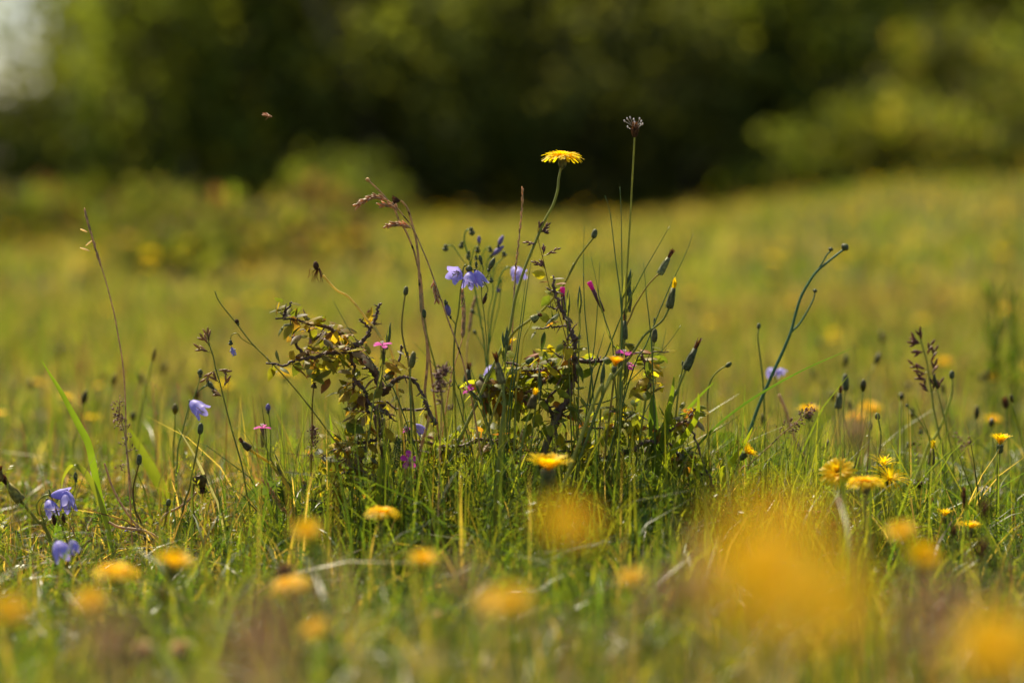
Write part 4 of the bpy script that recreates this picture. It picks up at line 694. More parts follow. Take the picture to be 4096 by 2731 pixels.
gblade('curved bright blade beside the silvery leaf spray', 3, [(2000, 155), (2000, 260), (1980, 380), (1920, 480), (1850, 580), (1770, 680), (1700, 820)], D0-.03, .0026, (.19, .25, .015))
gblade('upright wide blade glowing green behind the leaf spray', 3, [(1785, 0), (1765, 150), (1730, 320), (1700, 500), (1670, 660), (1640, 800)], D0-.01, .0028, (.14, .21, .015))
gblade('darker wide blade between the spotted leaves and the glowing blade', 3, [(1600, 150), (1590, 250), (1590, 400), (1600, 550), (1610, 700)], D0, .0040, (.075, .13, .02))
gblade('pointed blade with brown tip slanting by the hooked stem', 3, [(2145, 60), (2080, 120), (2000, 200), (1920, 290), (1800, 440), (1700, 600)], D0+.03, .0014, (.10, .17, .02))
gblade('bright blade rising by the round crinkled leaf', 'g', [(487, 1265), (450, 1340), (400, 1420), (340, 1500), (290, 1568), ('p', 1690, 1190)], D0-.04, .0024, (.2, .25, .015))
gblade('yellow green blade in the shade below the flat yellow flower', 'd', [(1400, 1180), (1370, 1160), (1330, 1200), (1320, 1350), (1310, 1480), (1305, 1560)], D0-.02, .0045, (.20, .26, .02))
gblade('short glowing blade in front of the dark thorn stem', 'd', [(1345, 560), (1360, 650), (1360, 760), (1350, 900), (1340, 1000)], D0-.05, .0026, (.2, .27, .02))
gblade('narrow glowing blade at the leafy edge of the smaller bush', 'd', [(830, 140), (850, 280), (870, 450), (880, 600), (890, 800)], D0+.02, .0016, (.17, .25, .02))
gblade('grey curled blade lit at its tip in the dark turf', 'd', [(2250, 1205), (2150, 1195), (2060, 1215), (1960, 1260), (1860, 1340), (1740, 1440), (1690, 1540)], D0-.04, .0016, (.30, .31, .22))
gblade('pale dead blade hanging over the dark leaf near the turf', 'd', [(330, 745), (450, 765), (560, 780), (680, 800), (760, 860)], D0, .0024, (.16, .18, .06))
gblade('dark broad leaf bent down with a grey dry end', 'p', [(540, 1180), (565, 1150), (600, 1130), (640, 1118), (668, 1150), (690, 1220)], D0+.02, .0065, (.05, .085, .03), name='plantain_leaf')
# dead curly stalks
for i, (lb, z, pts, r, dd) in enumerate([
 ('pale dead stalk snaking down through the grass beside the bell pair', 'a', [(818, 1082), (840, 1150), (880, 1270), (960, 1420), (1070, 1568), ('b', 1180, 360), ('b', 1330, 470), ('b', 1450, 570), ('b', 1600, 650), ('b', 1850, 740)], .0008, 0),
 ('pair mate dead stalk curving over to the ragged brown head', 'a', [(1540, 1310), (1480, 1370), (1400, 1430), (1300, 1480), (1250, 1560), ('b', 1260, 340)], .0009, 0),
 ('thin whitish dead stalk lying below the curled pair', 'b', [(870, 275), (950, 315), (1050, 330), (1150, 345), (1230, 380), (1320, 460)], .0010, -.01),
 ('long straw stem slanting through the turf near the yellow petals', 'b', [(0, 540), (80, 640), (190, 790), (290, 930), (350, 1040), (430, 1150)], .0007, -.08),
 ('brown stem crossing low turf at the nearest corner', 'b', [(0, 1240), (90, 1320), (210, 1345), (320, 1370), (420, 1430)], .0007, -.2),
 ('green stem arching across the turf beside round leaves', 'b', [(980, 1040), (1060, 990), (1170, 950), (1290, 938), (1400, 965), (1560, 1000), (1760, 1050)], .0008, -.08),
 ('loose straw looping behind the big orange blur', 'h', [(0, 795), (100, 870), (230, 930), (340, 945), (450, 955), (600, 975)], .0009, .0),
 ('second straw slanting beneath the loose one', 'h', [(210, 880), (320, 950), (430, 1010), (540, 1090), (620, 1130)], .0007, .01),
 ('dry arched stalk curving down from the small yellow flower', 'k', [(1190, 245), (1260, 225), (1340, 235), (1410, 270), (1500, 360)], .0007, -.03),
 ('pale arched stalk lying in front of the twin yellow blurs', 'k', [(720, 940), (860, 850), (1000, 770), (1130, 735), (1210, 735), (1260, 800)], .0010, -.18),
 ('blurred pale stalk bending in the meadow beside the bent stem', 'g', [(650, 1060), (690, 1150), (720, 1240), (760, 1360), (800, 1430), (860, 1540), (900, 1600)], .0013, .16)]):
    wire(lb, z, pts, D0+dd, r, 'straw', 'dead_stalk', 'stalk', 'dead stalks fallen in the turf', taper=False)
# fallen twig
P = smooth([at('j', *q, D0-.08+.0*i) for i, q in enumerate([(430, 378), (560, 382), (680, 392), (800, 402), (920, 408), (1020, 412), (1250, 455), (1450, 490), (1700, 560), (1900, 590)])], 5)
mb = MB(); mb.tube(P, np.linspace(.0013, .0019, len(P))*(1+.2*np.sin(np.arange(len(P))*1.3)), 7)
for i in range(8, len(P)-3, 9): mb.tube([P[i], P[i]+np.array([.001, 0, .003])], [.001, .0004], 5)
solo('fallen_twig', mb, M['bark'], P[-1], 'grey brown dead twig caught low in the tall grass of the tuft', 'twig')
# yarrow
for lb, z, pts, d, wd in [
 ('dark feathery leaf standing beside the blurred yellow cup flower', 3, [(235, 690), (240, 780), (265, 880), (300, 980), (350, 1080), (400, 1200)], D0-.03, 130),
 ('feathery leaf leaning over the tall grass below the leaf spray', 3, [(1550, 880), (1480, 940), (1400, 1010), (1330, 1080), (1270, 1170), (1230, 1300)], D0-.05, 140),
 ('pale feathery leaf beside the fallen twig', 'j', [(1040, 70), (1000, 160), (960, 260), (930, 360), (920, 480), (930, 600)], D0-.12, 150),
 ('feathery leaf drooping behind the near orange haze', 3, [(1250, 1010), (1180, 1060), (1100, 1120), (1050, 1200), (1020, 1320)], D0-.04, 90),
 ('blurred feathery leaf by the two yellow blurs nearest the smaller bush', 'i', [(535, 360), (560, 430), (595, 520), (630, 620), (650, 720), (660, 830)], D0-.22, 150),
 ('feathery leaf lit white along its rib in the low turf', 'b', [(1385, 740), (1400, 800), (1440, 870), (1500, 960)], D0-.09, 110),
 ('yellowish feathery leaves near the dead stalks', 'b', [(1440, 240), (1460, 330), (1500, 420), (1520, 540)], D0+.02, 170),
 ('soft feathery leaf among straws beyond the orange blur', 'h', [(850, 1100), (830, 1180), (810, 1280), (800, 1380)], D0-.06, 130),
 ('feathery leaf under the shaded dianthus', 'd', [(1560, 400), (1530, 520), (1510, 680), (1500, 850)], D0-.02, 120),
 ('feathery sprig low in the dark middle of the tuft', 'd', [(2330, 850), (2260, 920), (2200, 1000), (2150, 1120)], D0-.03, 130)]:
    yarrow(lb, z, pts, d, wd)
# round leaves of the turf
def roundleaf(label, z, x_, y_, rpx, d, col, tilt=(0, -.7, .7), rag=.1, group='round leaves in the turf', name='round_leaf'):
    c = at(z, x_, y_, d); rr = rpx/ZM[z][2]*d/F4; u, v, a = frame(tilt); V = [c-a*rr*.15]; n = 26
    for k in range(n):
        q = 2*math.pi*k/n; r_ = rr*(1+rag*math.sin(7*q)+rag*.6*math.sin(3*q+1)); V.append(c+r_*(u*math.cos(q)+v*math.sin(q))+a*rr*.1*math.sin(2*q))
    mb = MB(); mb.add(V, [(0, k+1, (k+1) % n+1) for k in range(n)], col); g0 = onground(c[0], c[1]+.004); mb.tube(smooth([c-a*rr*.1, (c+g0)/2+np.array([.002, 0, 0]), g0], 4), .0005, 5, col)
    solo(name, mb, M['tleaf'], g0, label, 'leaf', group)
roundleaf('round scalloped pale leaf in the low turf beneath yellow petals', 'b', 1165, 750, 68, D0-.1, (.20, .24, .06))
roundleaf('small bright notched leaf below the round scalloped one', 'b', 945, 1030, 45, D0-.18, (.20, .26, .03))
roundleaf('small curled leaf beside the bright notched one', 'b', 1025, 1080, 42, D0-.2, (.13, .20, .03))
roundleaf('ragged bright leaf patch in the shaded low turf', 'b', 1400, 1040, 70, D0-.2, (.11, .17, .03), rag=.2)
roundleaf('pale clover leaf half in shadow near the feathery yarrow', 'b', 1850, 730, 45, D0-.1, (.17, .22, .05))
roundleaf('clover leaf next to the brown clover head', 'b', 2050, 800, 52, D0-.12, (.15, .19, .06), rag=.2)
roundleaf('large crinkled green leaf behind the bright blade', 'g', 320, 1390, 110, D0+.12, (.13, .20, .02), (.3, -.8, .5), .08)
roundleaf('smaller leaf with reddish edge next to the crinkled one', 'g', 510, 1400, 50, D0+.14, (.15, .19, .02), (.2, -.6, .8), .1)

# ------------------------------------------------------------------ yellow flowers of the near turf, each at its own distance
GY = 'yellow hawkbit flowers around the clump'
for lb, x_, y_, w_, d, op, tl, dr in [
 ('yellow cup shaped flower standing before the dark middle of the clump', 1259, 1078, 78, 1.60, .42, (.05, -.1), 0),
 ('flat golden flower above the yellow green blade in shade', 878, 1176, 80, 1.56, 1.0, (.04, .02), 8),
 ('soft orange flower beneath the hanging leaves of the smaller bush', 707, 1222, 64, 1.24, .7, (0, -.4), 0),
 ('wide yellow flower spread flat close to a brown clover head', 667, 1342, 96, 1.30, .92, (-.1, -.15), 10),
 ('faint yellow flower deep in the near turf under the spread flat one', 727, 1447, 64, 1.12, .8, (0, -.4), 0),
 ('yellow flower alone in the turf halfway between twig and clump foot', 974, 1285, 68, 1.27, .85, (.1, -.25), 0),
 ('larger orange yellow flower of the blurred pair in the near turf', 1175, 1385, 105, .96, .85, (.1, -.3), 0),
 ('smaller orange flower of the blurred pair in the near turf', 1122, 1382, 70, 1.02, .8, (-.1, -.3), 0),
 ('yellow flower just below the fallen twig', 1450, 1330, 64, 1.22, .8, (0, -.35), 0),
 ('hazy orange flower floating before the tall grass tuft', 1305, 1208, 135, .72, .8, (0, -.4), 0),
 ('brightest wide yellow flower under the lowest harebell', 268, 1316, 108, 1.33, .95, (.05, -.05), 4),
 ('tilted yellow flower with folded petals beside a feathery leaf', 399, 1298, 76, 1.38, .55, (.25, -.25), 0),
 ('full yellow flower nearer than the wide one by the harebell', 207, 1382, 80, 1.14, .9, (0, -.3), 0),
 ('big soft yellow flower cut by the frame edge', 22, 1402, 92, 1.02, .85, (0, -.35), 0),
 ('thin rayed yellow flower low beneath the full one', 213, 1437, 78, 1.50, .55, (.05, -.1), 0),
 ('small shut yellow flower low by the thin rayed one', 128, 1437, 22, 1.50, .1, (0, 0), 0),
 ('largest yellow blur, upper flower of the near cluster', 1790, 1262, 265, .46, .85, (0, -.4), 0),
 ('orange blur at the inner side of the near cluster', 1722, 1355, 205, .48, .85, (0, -.4), 0),
 ('orange blur on the outer side of the near cluster', 1932, 1388, 175, .55, .85, (0, -.4), 0),
 ('lowest blur of the near cluster, darker orange', 1830, 1430, 150, .50, .8, (0, -.5), 0),
 ('huge deep yellow blur in the corner of the near turf', 2292, 1490, 200, .70, .9, (0, -.4), 0),
 ('upper yellow blur of two in the turf near brown plantain heads', 2070, 1222, 66, 1.24, .8, (0, -.4), 0),
 ('lower wider yellow blur of two in the turf near brown plantain heads', 2122, 1278, 80, 1.18, .8, (0, -.35), 0),
 ('orange tinged flower lying deep in the grass behind the near cluster', 1925, 1087, 74, 1.66, .85, (-.1, -.9), 0),
 ('flat yellow flower between its two upright neighbours', 1990, 1108, 92, 1.60, 1.0, (0, .05), 6),
 ('upright yellow flower with rays drawn up, above the spidery one', 2028, 1066, 52, 1.74, .45, (.15, -.05), 0),
 ('spidery yellow flower with long loose rays', 2042, 1100, 84, 1.70, .75, (.35, -.45), 0),
 ('small half open yellow flower on an arched dry stalk', 2169, 1184, 30, 1.70, .2, (.1, 0), 0),
 ('little yellow flower with raised rays in bright turf', 2226, 1214, 48, 1.66, .55, (.05, -.05), 0),
 ('half shut yellow flower near the dark tall weed', 2297, 1018, 38, 1.78, .18, (.05, 0), 0),
 ('blurred yellow flower in front of the pinkish bent grass', 1857, 946, 46, 1.98, .6, (-.05, -.2), 0),
 ('yellow flower nodding sideways behind the bright blade', 1712, 1037, 40, 1.72, .4, (1.0, -.2), 0)]:
    rg = [(16, 1.0, 4, .07), (10, .8, 30, .07), (8, .5, 55, .07)] if 'spidery' in lb or 'thin rayed' in lb else None
    if tl[1] <= -.3: tl = (tl[0]+random.uniform(-.4, .4), tl[1]-.2+random.uniform(-.4, .25))
    hawkbit(lb, 'p', x_, y_+ (4 if op < .5 else 0), w_*(1 if op > .5 else 1.1), d, None, op, tl, GY, rings=rg, droop=dr)
for lb, x_, y_, w_, d in [('blurred golden flower between the drooping blade and the wide blade', 268, 1152, 60, 2.02), ('blurred golden flower behind the pair of violet harebells', 180, 1116, 62, 2.05), ('golden blur partly behind the violet harebell pair', 118, 1128, 40, 2.08),
 ('pale yellow flower blur beside the brown dead seed stalks', 1998, 940, 56, 2.35), ('dull yellow blur below the pale one by dead seed stalks', 1968, 962, 50, 2.3), ('yellow flower blur next to the dark tall weed', 2280, 965, 40, 2.3), ('orange spot of a flower near the dark tall weed', 2282, 866, 30, 2.6), ('yellow spot behind the brown panicle', 2168, 832, 36, 2.7),
 ('orange speck of a flower in front of the smaller bush foot', 712, 1040, 24, 2.0)]:
    hawkbit(lb, 'p', x_, y_, w_, d, None, .85, (0, -.3), GY, r=.0007)
# clover heads and brown plantain heads
def clover(label, x_, y_, rpx, d, mat, z='p', group='clover heads in the turf'):
    c = at(z, x_, y_, d); rr = rpx/ZM[z][2]*d/F4; g0 = onground(c[0], c[1]+.01); T_ = Thing('clover_flower', label, 'flower', g0, group); mb = MB()
    for i in range(46):
        f = 1-2*(i+.5)/46; q = i*2.4; o = np.array([math.sqrt(1-f*f)*math.cos(q), math.sqrt(1-f*f)*math.sin(q), f]); k = random.uniform(.6, 1.4); u, v, _ = frame(o)
        mb.strip([c+o*rr*.2, c+o*rr*.7, c+o*rr+np.array([0, 0, -.2*rr])], u, [rr*.08, rr*.2, rr*.06], .4, (k, k, k))
    T_.part('flower_head', mb, M[mat]); mb = MB(); stemtube(mb, smooth([c, (c+g0)/2, g0], 4), .0007); T_.part('stem', mb, M['stem'])
clover('brown clover head above the wide flat yellow flower', 655, 1308, 22, 1.42, 'brown'); clover('white and tan clover head nearest the lens', 420, 1490, 34, 1.28, 'straw'); clover('second tan clover head with pale top', 330, 1490, 26, 1.24, 'straw'); clover('dark clover head in the turf by clover leaves', 482, 1356, 16, 1.52, 'brown')
clover('pinkish clover head blurred at the low edge of the field', 60, 1225, 18, 2.0, 'brown'); clover('whitish clover tuft standing by brown plantain heads', 2262, 1135, 26, 1.9, 'white'); clover('pale clover scrap low in the turf', 1010, 1415, 20, 1.4, 'straw')
GQ = 'brown plantain heads in the turf'
plantain('small plantain head ringed with white anthers low among yellow flowers', 'h', (1182, 795), (1182, 735), 22, 1.74, [(1185, 800), (1175, 880), (1160, 980), (1140, 1080)], 9, GQ)
for lb, b, t, rp, d in [('dark plantain head beside the white ringed one', (1115, 805), (1112, 730), 24, 1.9), ('upright plantain head with a tan tip', (1505, 945), (1490, 785), 26, 1.62), ('shorter plantain head leaning by pale clover', (1420, 1130), (1425, 1050), 24, 1.5), ('tall dim plantain head in the far edge of turf', (1625, 1010), (1640, 880), 34, 1.34),
 ('dim plantain head at the foot of the tall one', (1610, 1290), (1630, 1150), 36, 1.3), ('small dark plantain knob behind yellow flowers', (660, 800), (662, 760), 14, 1.8), ('dark oval plantain head against the dark tall weed', (1785, 235), (1775, 160), 24, 2.0), ('drooping plantain head near a dead blade', (1285, 930), (1265, 860), 22, 1.8), ('blurred plantain head below twin yellow blurs', (1215, 1430), (1180, 1310), 36, 1.35), ('plantain head beside straw behind the orange blur', (610, 930), (620, 860), 26, 1.6), ('plantain knob low behind the loose straws', (590, 1080), (580, 1030), 22, 1.6)]:
    plantain(lb, 'h', b, t, rp, d, [(b[0], b[1]+8), (b[0]+random.uniform(-15, 15), b[1]+90), (b[0]+random.uniform(-30, 30), b[1]+200)], 0, GQ)
plantain('grey plantain head between the two near yellow blurs', 'b', (1300, 930), (1290, 800), 30, 1.3, [(1300, 940), (1310, 1100)], 0, GQ)
# ------------------------------------------------------------------ stalks on the open side by the bent stem
P = path('g', [(1065, 150), (1030, 175), (960, 230), (890, 290), (840, 360), (790, 450), (755, 560), (730, 660), (690, 760), (640, 870), (590, 980), (530, 1120), (490, 1230), (450, 1350), (420, 1440)], D0+.08)
T_ = Thing('scabious', 'thick blue green bent stem with round buds, taller than the flowers around it', 'flower', P[-1]); mb = MB(); stemtube(mb, P, .0009, .0015)
Q1 = path('g', [(978, 160), (950, 190), (925, 235), (890, 290)], D0+.08, ground=False); Q2 = path('g', [(878, 410), (870, 460), (830, 540), (780, 620), (735, 665)], D0+.09, ground=False); mb.tube(Q1, .0006, 5); mb.tube(Q2, np.linspace(.0005, .0009, len(Q2)), 5)
o_ = T_.part('stem', mb, material('blue_green_stem', (.085, .19, .085), .3, None, .4, .45, .2, 200, attr=False))
for z_, x_, y_, ax, r_ in (('g', 1050, 155, (.7, 0, .7), 28), ('g', 972, 165, (.4, 0, .9), 16), ('g', 877, 425, (.1, 0, 1), 15)):
    mb = MB(); p = at(z_, x_, y_, D0+.08); k = D0/F4/1.5675; mb.blob(p, ax, r_*1.7*k, r_*k, 10, .1, 6); T_.part('bud', mb, M['bract'])
GR = 'slim budded stalks beyond the clump'
headbud('tiny bud on a straight green stalk left of the thick bent stem', 'g', (524, 650), (527, 615), 12, D0+.09, [(520, 680), (520, 720), (540, 880), (555, 1030), (560, 1200)], 'bud', GR, 'g')
headbud('brown topped closed head on a pale crooked stalk', 'h', (615, 235), (632, 85), 26, D0+.10, [(615, 250), (620, 350), (640, 500), (655, 600), (690, 750)], 'withered', GR, 'h', (1.6, 1.4, 1.2))
headbud('taller blurred closed head just behind the brown topped one', 'h', (668, 110), (665, -10), 24, D0+.16, [(665, 130), (655, 260), (680, 400), (700, 550)], 'bud', GR, 'h')
headbud('small grey bud on a curved green stalk above yellow flowers', 'h', (893, 310), (882, 262), 18, D0+.05, [(898, 325), (912, 420), (905, 520), (895, 600)], 'bud', GR, 'h', col=(1.6, 1.5, 1.2))
headbud('dim bud behind the small grey bud', 'h', (835, 385), (840, 320), 16, D0+.15, [(832, 400), (830, 500), (825, 640)], 'bud', GR, 'h')
headbud('dark green bud on a tall grey stalk beside the brown panicle', 'l', (912, 930), (915, 855), 24, D0+.12, [(918, 960), (910, 1070), (870, 1200), (800, 1380), (740, 1480), (690, 1560)], 'bud', GR, 'l', (1.4, 1.4, 1.3), r=.0009)
headbud('brown closing head with a yellow slit near the white ringed plantain', 'h', (1262, 630), (1275, 465), 24, D0+.02, [(1258, 650), (1245, 750), (1235, 880), (1230, 1000)], 'orange', GR, 'h', (.8, .8, .7), col=(1.2, .8, .6))
headbud('small pod with a curled stem behind the brown panicle', 'h', (1190, 415), (1190, 365), 18, D0+.2, [(1190, 430), (1180, 480), (1100, 600)], 'withered', GR, 'h')
headbud('dark pod crossing a thin green stalk low in the meadow', 'h', (1095, 490), (1145, 478), 22, D0+.12, [(1090, 500), (1080, 600), (1070, 700)], 'withered', GR, 'h')
headbud('tiny knob on a slanting thread stalk by the brown panicle', 'l', (520, 1180), (505, 1155), 14, D0+.12, [(550, 1215), (620, 1300), (700, 1430), (740, 1520), (780, 1600)], 'bud', GR, 'l')
headbud('tan closed head rising from the frame edge by the harebell pair', 'a', (165, 1385), (20, 1190), 42, D0-.02, [(185, 1400), (240, 1470), (310, 1550), ('b', 330, 270), ('b', 380, 360), ('b', 410, 440), ('b', 450, 600)], 'withered', GR, 'a', (1, .9, .6), col=(2.2, 1.7, .9), r=.001)
headbud('rust coloured head at the very frame edge', 'a', (0, 1220), (2, 1110), 26, D0-.03, [(-5, 1240), (-20, 1400)], 'withered', GR, 'a', (1, .7, .5), col=(1.8, 1, .5))
headbud('dark bud standing beside the fine pinkish panicle', 'a', (1088, 1095), (1093, 1012), 21, D0, [(1085, 1105), (1065, 1180), (1045, 1290), (1060, 1450), (1110, 1568)], 'bud', GR, 'a', (.8, .55, .45))
headbud('dark bud standing beneath the sideways harebell', 'a', (1567, 855), (1575, 765), 22, D0, [(1562, 880), (1540, 1000), (1510, 1150), (1480, 1300), (1440, 1420)], 'bud', GR, 'a', (.9, .8, .6))
headbud('low dark bud by the curled dead stalks', 'b', (1350, 150), (1355, 90), 19, D0, [(1345, 165), (1325, 280), (1295, 400)], 'bud', GR, 'b', (.8, .5, .4))
headbud('low dark bud near the dark bent leaf', 'd', (228, 1110), (222, 1035), 22, D0, [(230, 1125), (250, 1220), (280, 1400)], 'bud', GR, 'd', (.8, .5, .4))
headbud('withered claw shaped head drooping from a pale curved stalk', 'a', (1960, 975), (1880, 895), 28, D0, [(1965, 980), (2040, 1030), (2120, 1080), ('d', 230, 680), ('d', 300, 770), ('d', 400, 920), ('d', 420, 1100)], 'withered', GR, 'a', (2.2, 1.6, .6), col=(.7, .5, .4), r=.0010)
headbud('ragged brown head hanging where the dead stalks cross', 'a', (1560, 1175), (1590, 1310), 55, D0, [(1555, 1170), (1530, 1200), (1510, 1350), (1520, 1480), ('b', 1560, 250)], 'withered', GR, 'a', (.7, .5, .4), col=(1.4, .8, .5))
headbud('spiky withered head on a dark bent stalk by the smaller bush foot', 'd', (580, 950), (575, 850), 40, D0-.03, [(585, 960), (580, 1060), (540, 1180), (500, 1300)], 'withered', GR, 'd', (.7, .45, .4), col=(1, .6, .5))
headbud('brown knob on a thread stem between pink flower and smaller bush', 'c', (728, 1290), (735, 1225), 34, D0, [(725, 1300), (715, 1400), ('d', 650, 50), ('d', 650, 250), ('d', 640, 500), ('d', 640, 700)], 'withered', GR, 'c', (1, .6, .4), col=(1.2, .7, .5), r=.0005)
# grasses with heads
spike('dry seed grass on a long thin stalk, standing alone over the meadow', 'm', [(285, 150), (325, 310), (370, 460), (430, 660), (480, 820), (520, 940), (560, 1080), (610, 1270), (660, 1480), ('a', 925, 80), ('a', 955, 250), ('a', 975, 450), ('a', 985, 700), ('a', 990, 950), ('a', 1010, 1200)], .30, D0, .0062, 18, .10, rs=.0008, r=.00045)
mb = MB()
for x0, y0, x1, y1 in ((315, 405, 222, 365), (345, 640, 218, 600), (370, 510, 290, 575)): mb.blob(at('m', x0, y0, D0), at('m', x1, y1, D0)-at('m', x0, y0, D0), np.linalg.norm(at('m', x1, y1, D0)-at('m', x0, y0, D0)), .0007, 6, col=(1.8, 2.2, 2.6))
sg = [o for o in bpy.data.objects if o.get('label', '').startswith('dry seed grass on a long')][0]
o_ = bpy.data.objects.new('side_spikelets', mesh('side_spikelets', mb, M['straw'], sg.location)); COL.objects.link(o_); o_.parent = sg
bentgrass('fine pinkish panicle beneath the tall dry seed grass', 'a', [(940, 560), (935, 700), (965, 800), (985, 900), (1000, 1020), (1020, 1200), (1040, 1350), (1070, 1500)], D0, 190, .62, 150)
bentgrass('fine brown panicle crossing the thread stem near the smaller bush', 'd', [(655, 290), (660, 360), (650, 450), (650, 560), (640, 700), (640, 900)], D0, 150, .6, 110)
bentgrass('misty purple panicle blurred between the two bushes', 1, [(330, 1250), (300, 1330), (300, 1450), (310, 1560), ('p', 1010, 1050)], D0-.10, 220, .7, 170, Ls=.003, rs=.0006)
bentgrass('slanting fine panicle with dark dots before the blurred yellow flower', 'h', [(438, 230), (380, 275), (300, 345), (220, 410), (140, 490), (60, 560), (0, 620), ('p', 1690, 1100)], D0-.02, 150, .42, 110)
bentgrass('small pink panicle low in the meadow near the closing head', 'h', [(1440, 400), (1470, 450), (1510, 490), (1530, 560), (1570, 700), (1600, 850)], D0+.12, 110, .5, 80)
panicle('sparse oat grass with dark pointed spikelets beside the hooked stalk', 'a', [(1625, 50), (1640, 150), (1670, 240), (1690, 340), (1720, 440), (1750, 560), (1780, 680), (1820, 830), (1860, 970), (1900, 1120), (1930, 1300), (1960, 1450)],
 [[(1640, 165), (1620, 130), (1580, 95)], [(1640, 160), (1635, 100), (1625, 60)], [(1660, 220), (1610, 200), (1548, 178)], [(1690, 350), (1650, 380), (1597, 440)], [(1690, 350), (1730, 355), (1775, 368)], [(1720, 450), (1700, 435), (1690, 422)], [(1745, 500), (1765, 460), (1780, 425)], [(1750, 560), (1725, 550), (1700, 540)]], D0, .0062, .0009, 4, 'straw', .00045, scol=(.8, .8, .6), col=(.6, .5, .4), stemmat='stem')
panicle('brown flowering grass head with pinkish tips standing over the meadow', 'l', [(620, 525), (645, 620), (680, 740), (700, 850), (715, 950), (735, 1070), (750, 1200), (780, 1330), (800, 1450), (830, 1560)],
 [[(640, 610), (610, 610), (545, 615)], [(640, 600), (600, 590), (565, 560)], [(665, 690), (640, 690), (590, 700)], [(700, 850), (640, 830), (530, 790)], [(700, 860), (650, 880), (590, 830)], [(710, 930), (660, 930), (615, 910)], [(700, 830), (740, 740), (760, 660)], [(712, 930), (750, 860), (755, 800)], [(735, 1060), (780, 1020), (805, 950)], [(730, 1050), (690, 1030), (660, 965)], [(690, 720), (700, 690), (730, 595)], [(640, 600), (635, 560), (622, 520)], [(735, 1060), (745, 1000), (740, 930)]], D0+.12, .0065, .0010, 4, 'spike', .0006, stemmat='stem', col=(1, .8, .7))
spike('dark narrow grass spike lying across the low turf near the bent leaf', 'd', [(130, 820), (200, 920), (270, 1030), (340, 1130), (400, 1240)], .8, D0-.01, .004, 60, .5, rs=.0006)
for i in range(44):
    sx = random.choice([-1, 1, 1]); d_ = random.uniform(1.85, 2.7); X = sx*random.uniform(.12, .22)*d_+random.uniform(-.03, .03); b = onground(X, d_); hh = random.uniform(.06, .125); t_ = b+np.array([random.gauss(0, .02), random.gauss(0, .02), hh]); P = smooth([t_, (b+t_)/2+np.array([random.gauss(0, .006), 0, 0]), b], 5)
    mb = MB(); mb.tube(P, np.linspace(.0006, .0009, len(P)), 5, (.9, .95, .7)); L_ = random.uniform(.006, .013); mb.blob(t_-np.array([0, 0, .001]), t_-P[2], L_, random.uniform(.0016, .0032), 8, .1, 6, (.35, .28, .35) if i % 3 else (.6, .45, .3))
    solo('budded_stalk', mb, M['stem'], b, 'slim stalk with a small dark closed head, blurred over the meadow beyond the clump', 'flower bud', 'dark closed heads over the meadow')
# near blurred tan and purplish seed heads
GN = 'soft brown seed heads right before the lens'
for lb, x_, y_, d, sp, top, n in [('tan haze of a seed head at the bottom edge below the near turf', 620, 1500, .62, 300, .5, 220), ('brown haze low near the harebells of the open side', 250, 1500, .7, 200, .5, 150), ('tan haze by the corner yellow blur', 2150, 1440, .72, 220, .5, 160), ('brown haze between the near pair and the orange cluster', 1560, 1400, .74, 190, .5, 150), ('faint tan haze rising between twig and near pair', 1060, 1360, .85, 120, .5, 60), ('faint mauve haze beyond the near orange cluster', 1965, 1020, 1.0, 150, .5, 44)]:
    bentgrass(lb, 'p', [(x_, y_-sp*.25), (x_+4, y_), (x_+8, y_+sp*.3)], d, sp*1.25, .7, int(n*.5), GN, name='seeding_grass', Ls=.004, rs=.0011, mat='mist')
# dark tall weed at the edge
g0 = at('p', 2330, 985, 2.6); b0 = onground(g0[0], g0[1]); top = at('p', 2332, 640, 2.6); T_ = Thing('tall_weed', 'dark green tall slim weed standing blurred at the meadow edge of the frame', 'plant', b0)
mb = MB(); lf = MB()
for k in range(5):
    o = np.array([rng.normal(0, .014), rng.normal(0, .016), 0]); e = top+o*1.1+np.array([0, 0, rng.uniform(-.05, .005)]); P = smooth([b0+o, (b0+e+o)/2, e], 8); mb.tube(P, np.linspace(.0016, .0006, len(P)), 5, (.6, .8, .6))
    for i in range(34):
        j = random.randrange(1, len(P)-1); p = P[j]; dr = nrm(np.array([rng.normal(0, .45), rng.normal(0, .45), 1.3])); c_ = (.055, .10, .015) if random.random() < .65 else (.14, .19, .015); lf.leaf(p, dr, nrm(np.array([rng.normal(), rng.normal(), .2])), random.uniform(.016, .030), .0030, .1, .2, c_, 4)
T_.part('stem', mb, M['stem']); T_.part('leaves', lf, M['crown'])
# flying insect
c = at('n', 920, 500, D0-.03); T_ = Thing('flying_insect', 'tiny orange brown insect hovering in the air before the dark trees', 'insect', c)
mb = MB(); mb.blob(c-np.array([.0035, 0, -.0008]), [1, 0, -.22], .0042, .00085, 8); mb.blob(c+np.array([.0006, 0, -.0001]), [1, .1, -.2], .0022, .0010, 8); mb.blob(c+np.array([.0026, 0, -.0005]), [1, 0, -.2], .0012, .0007, 8)
for s_ in (1, -1): mb.tube([c+np.array([.001, s_*.0003, -.0006]), c+np.array([0, s_*.0012, -.0020]), c+np.array([-.0012, s_*.001, -.0032])], [.0002, .00015, .0001], 4)
T_.part('body', mb, material('insect_body', (.62, .28, .12), .1, None, .5, .4, .3, 900, attr=False))
for s_ in (1, -1): mb = MB(); mb.strip([c+np.array([.0012, s_*.0005, .0006]), c+np.array([-.001, s_*.003, .0018]), c+np.array([-.0026, s_*.0052, .0020])], [1, 0, .1], [.0004, .0011, .0005], 0); T_.part('wing', mb, M['spike'])

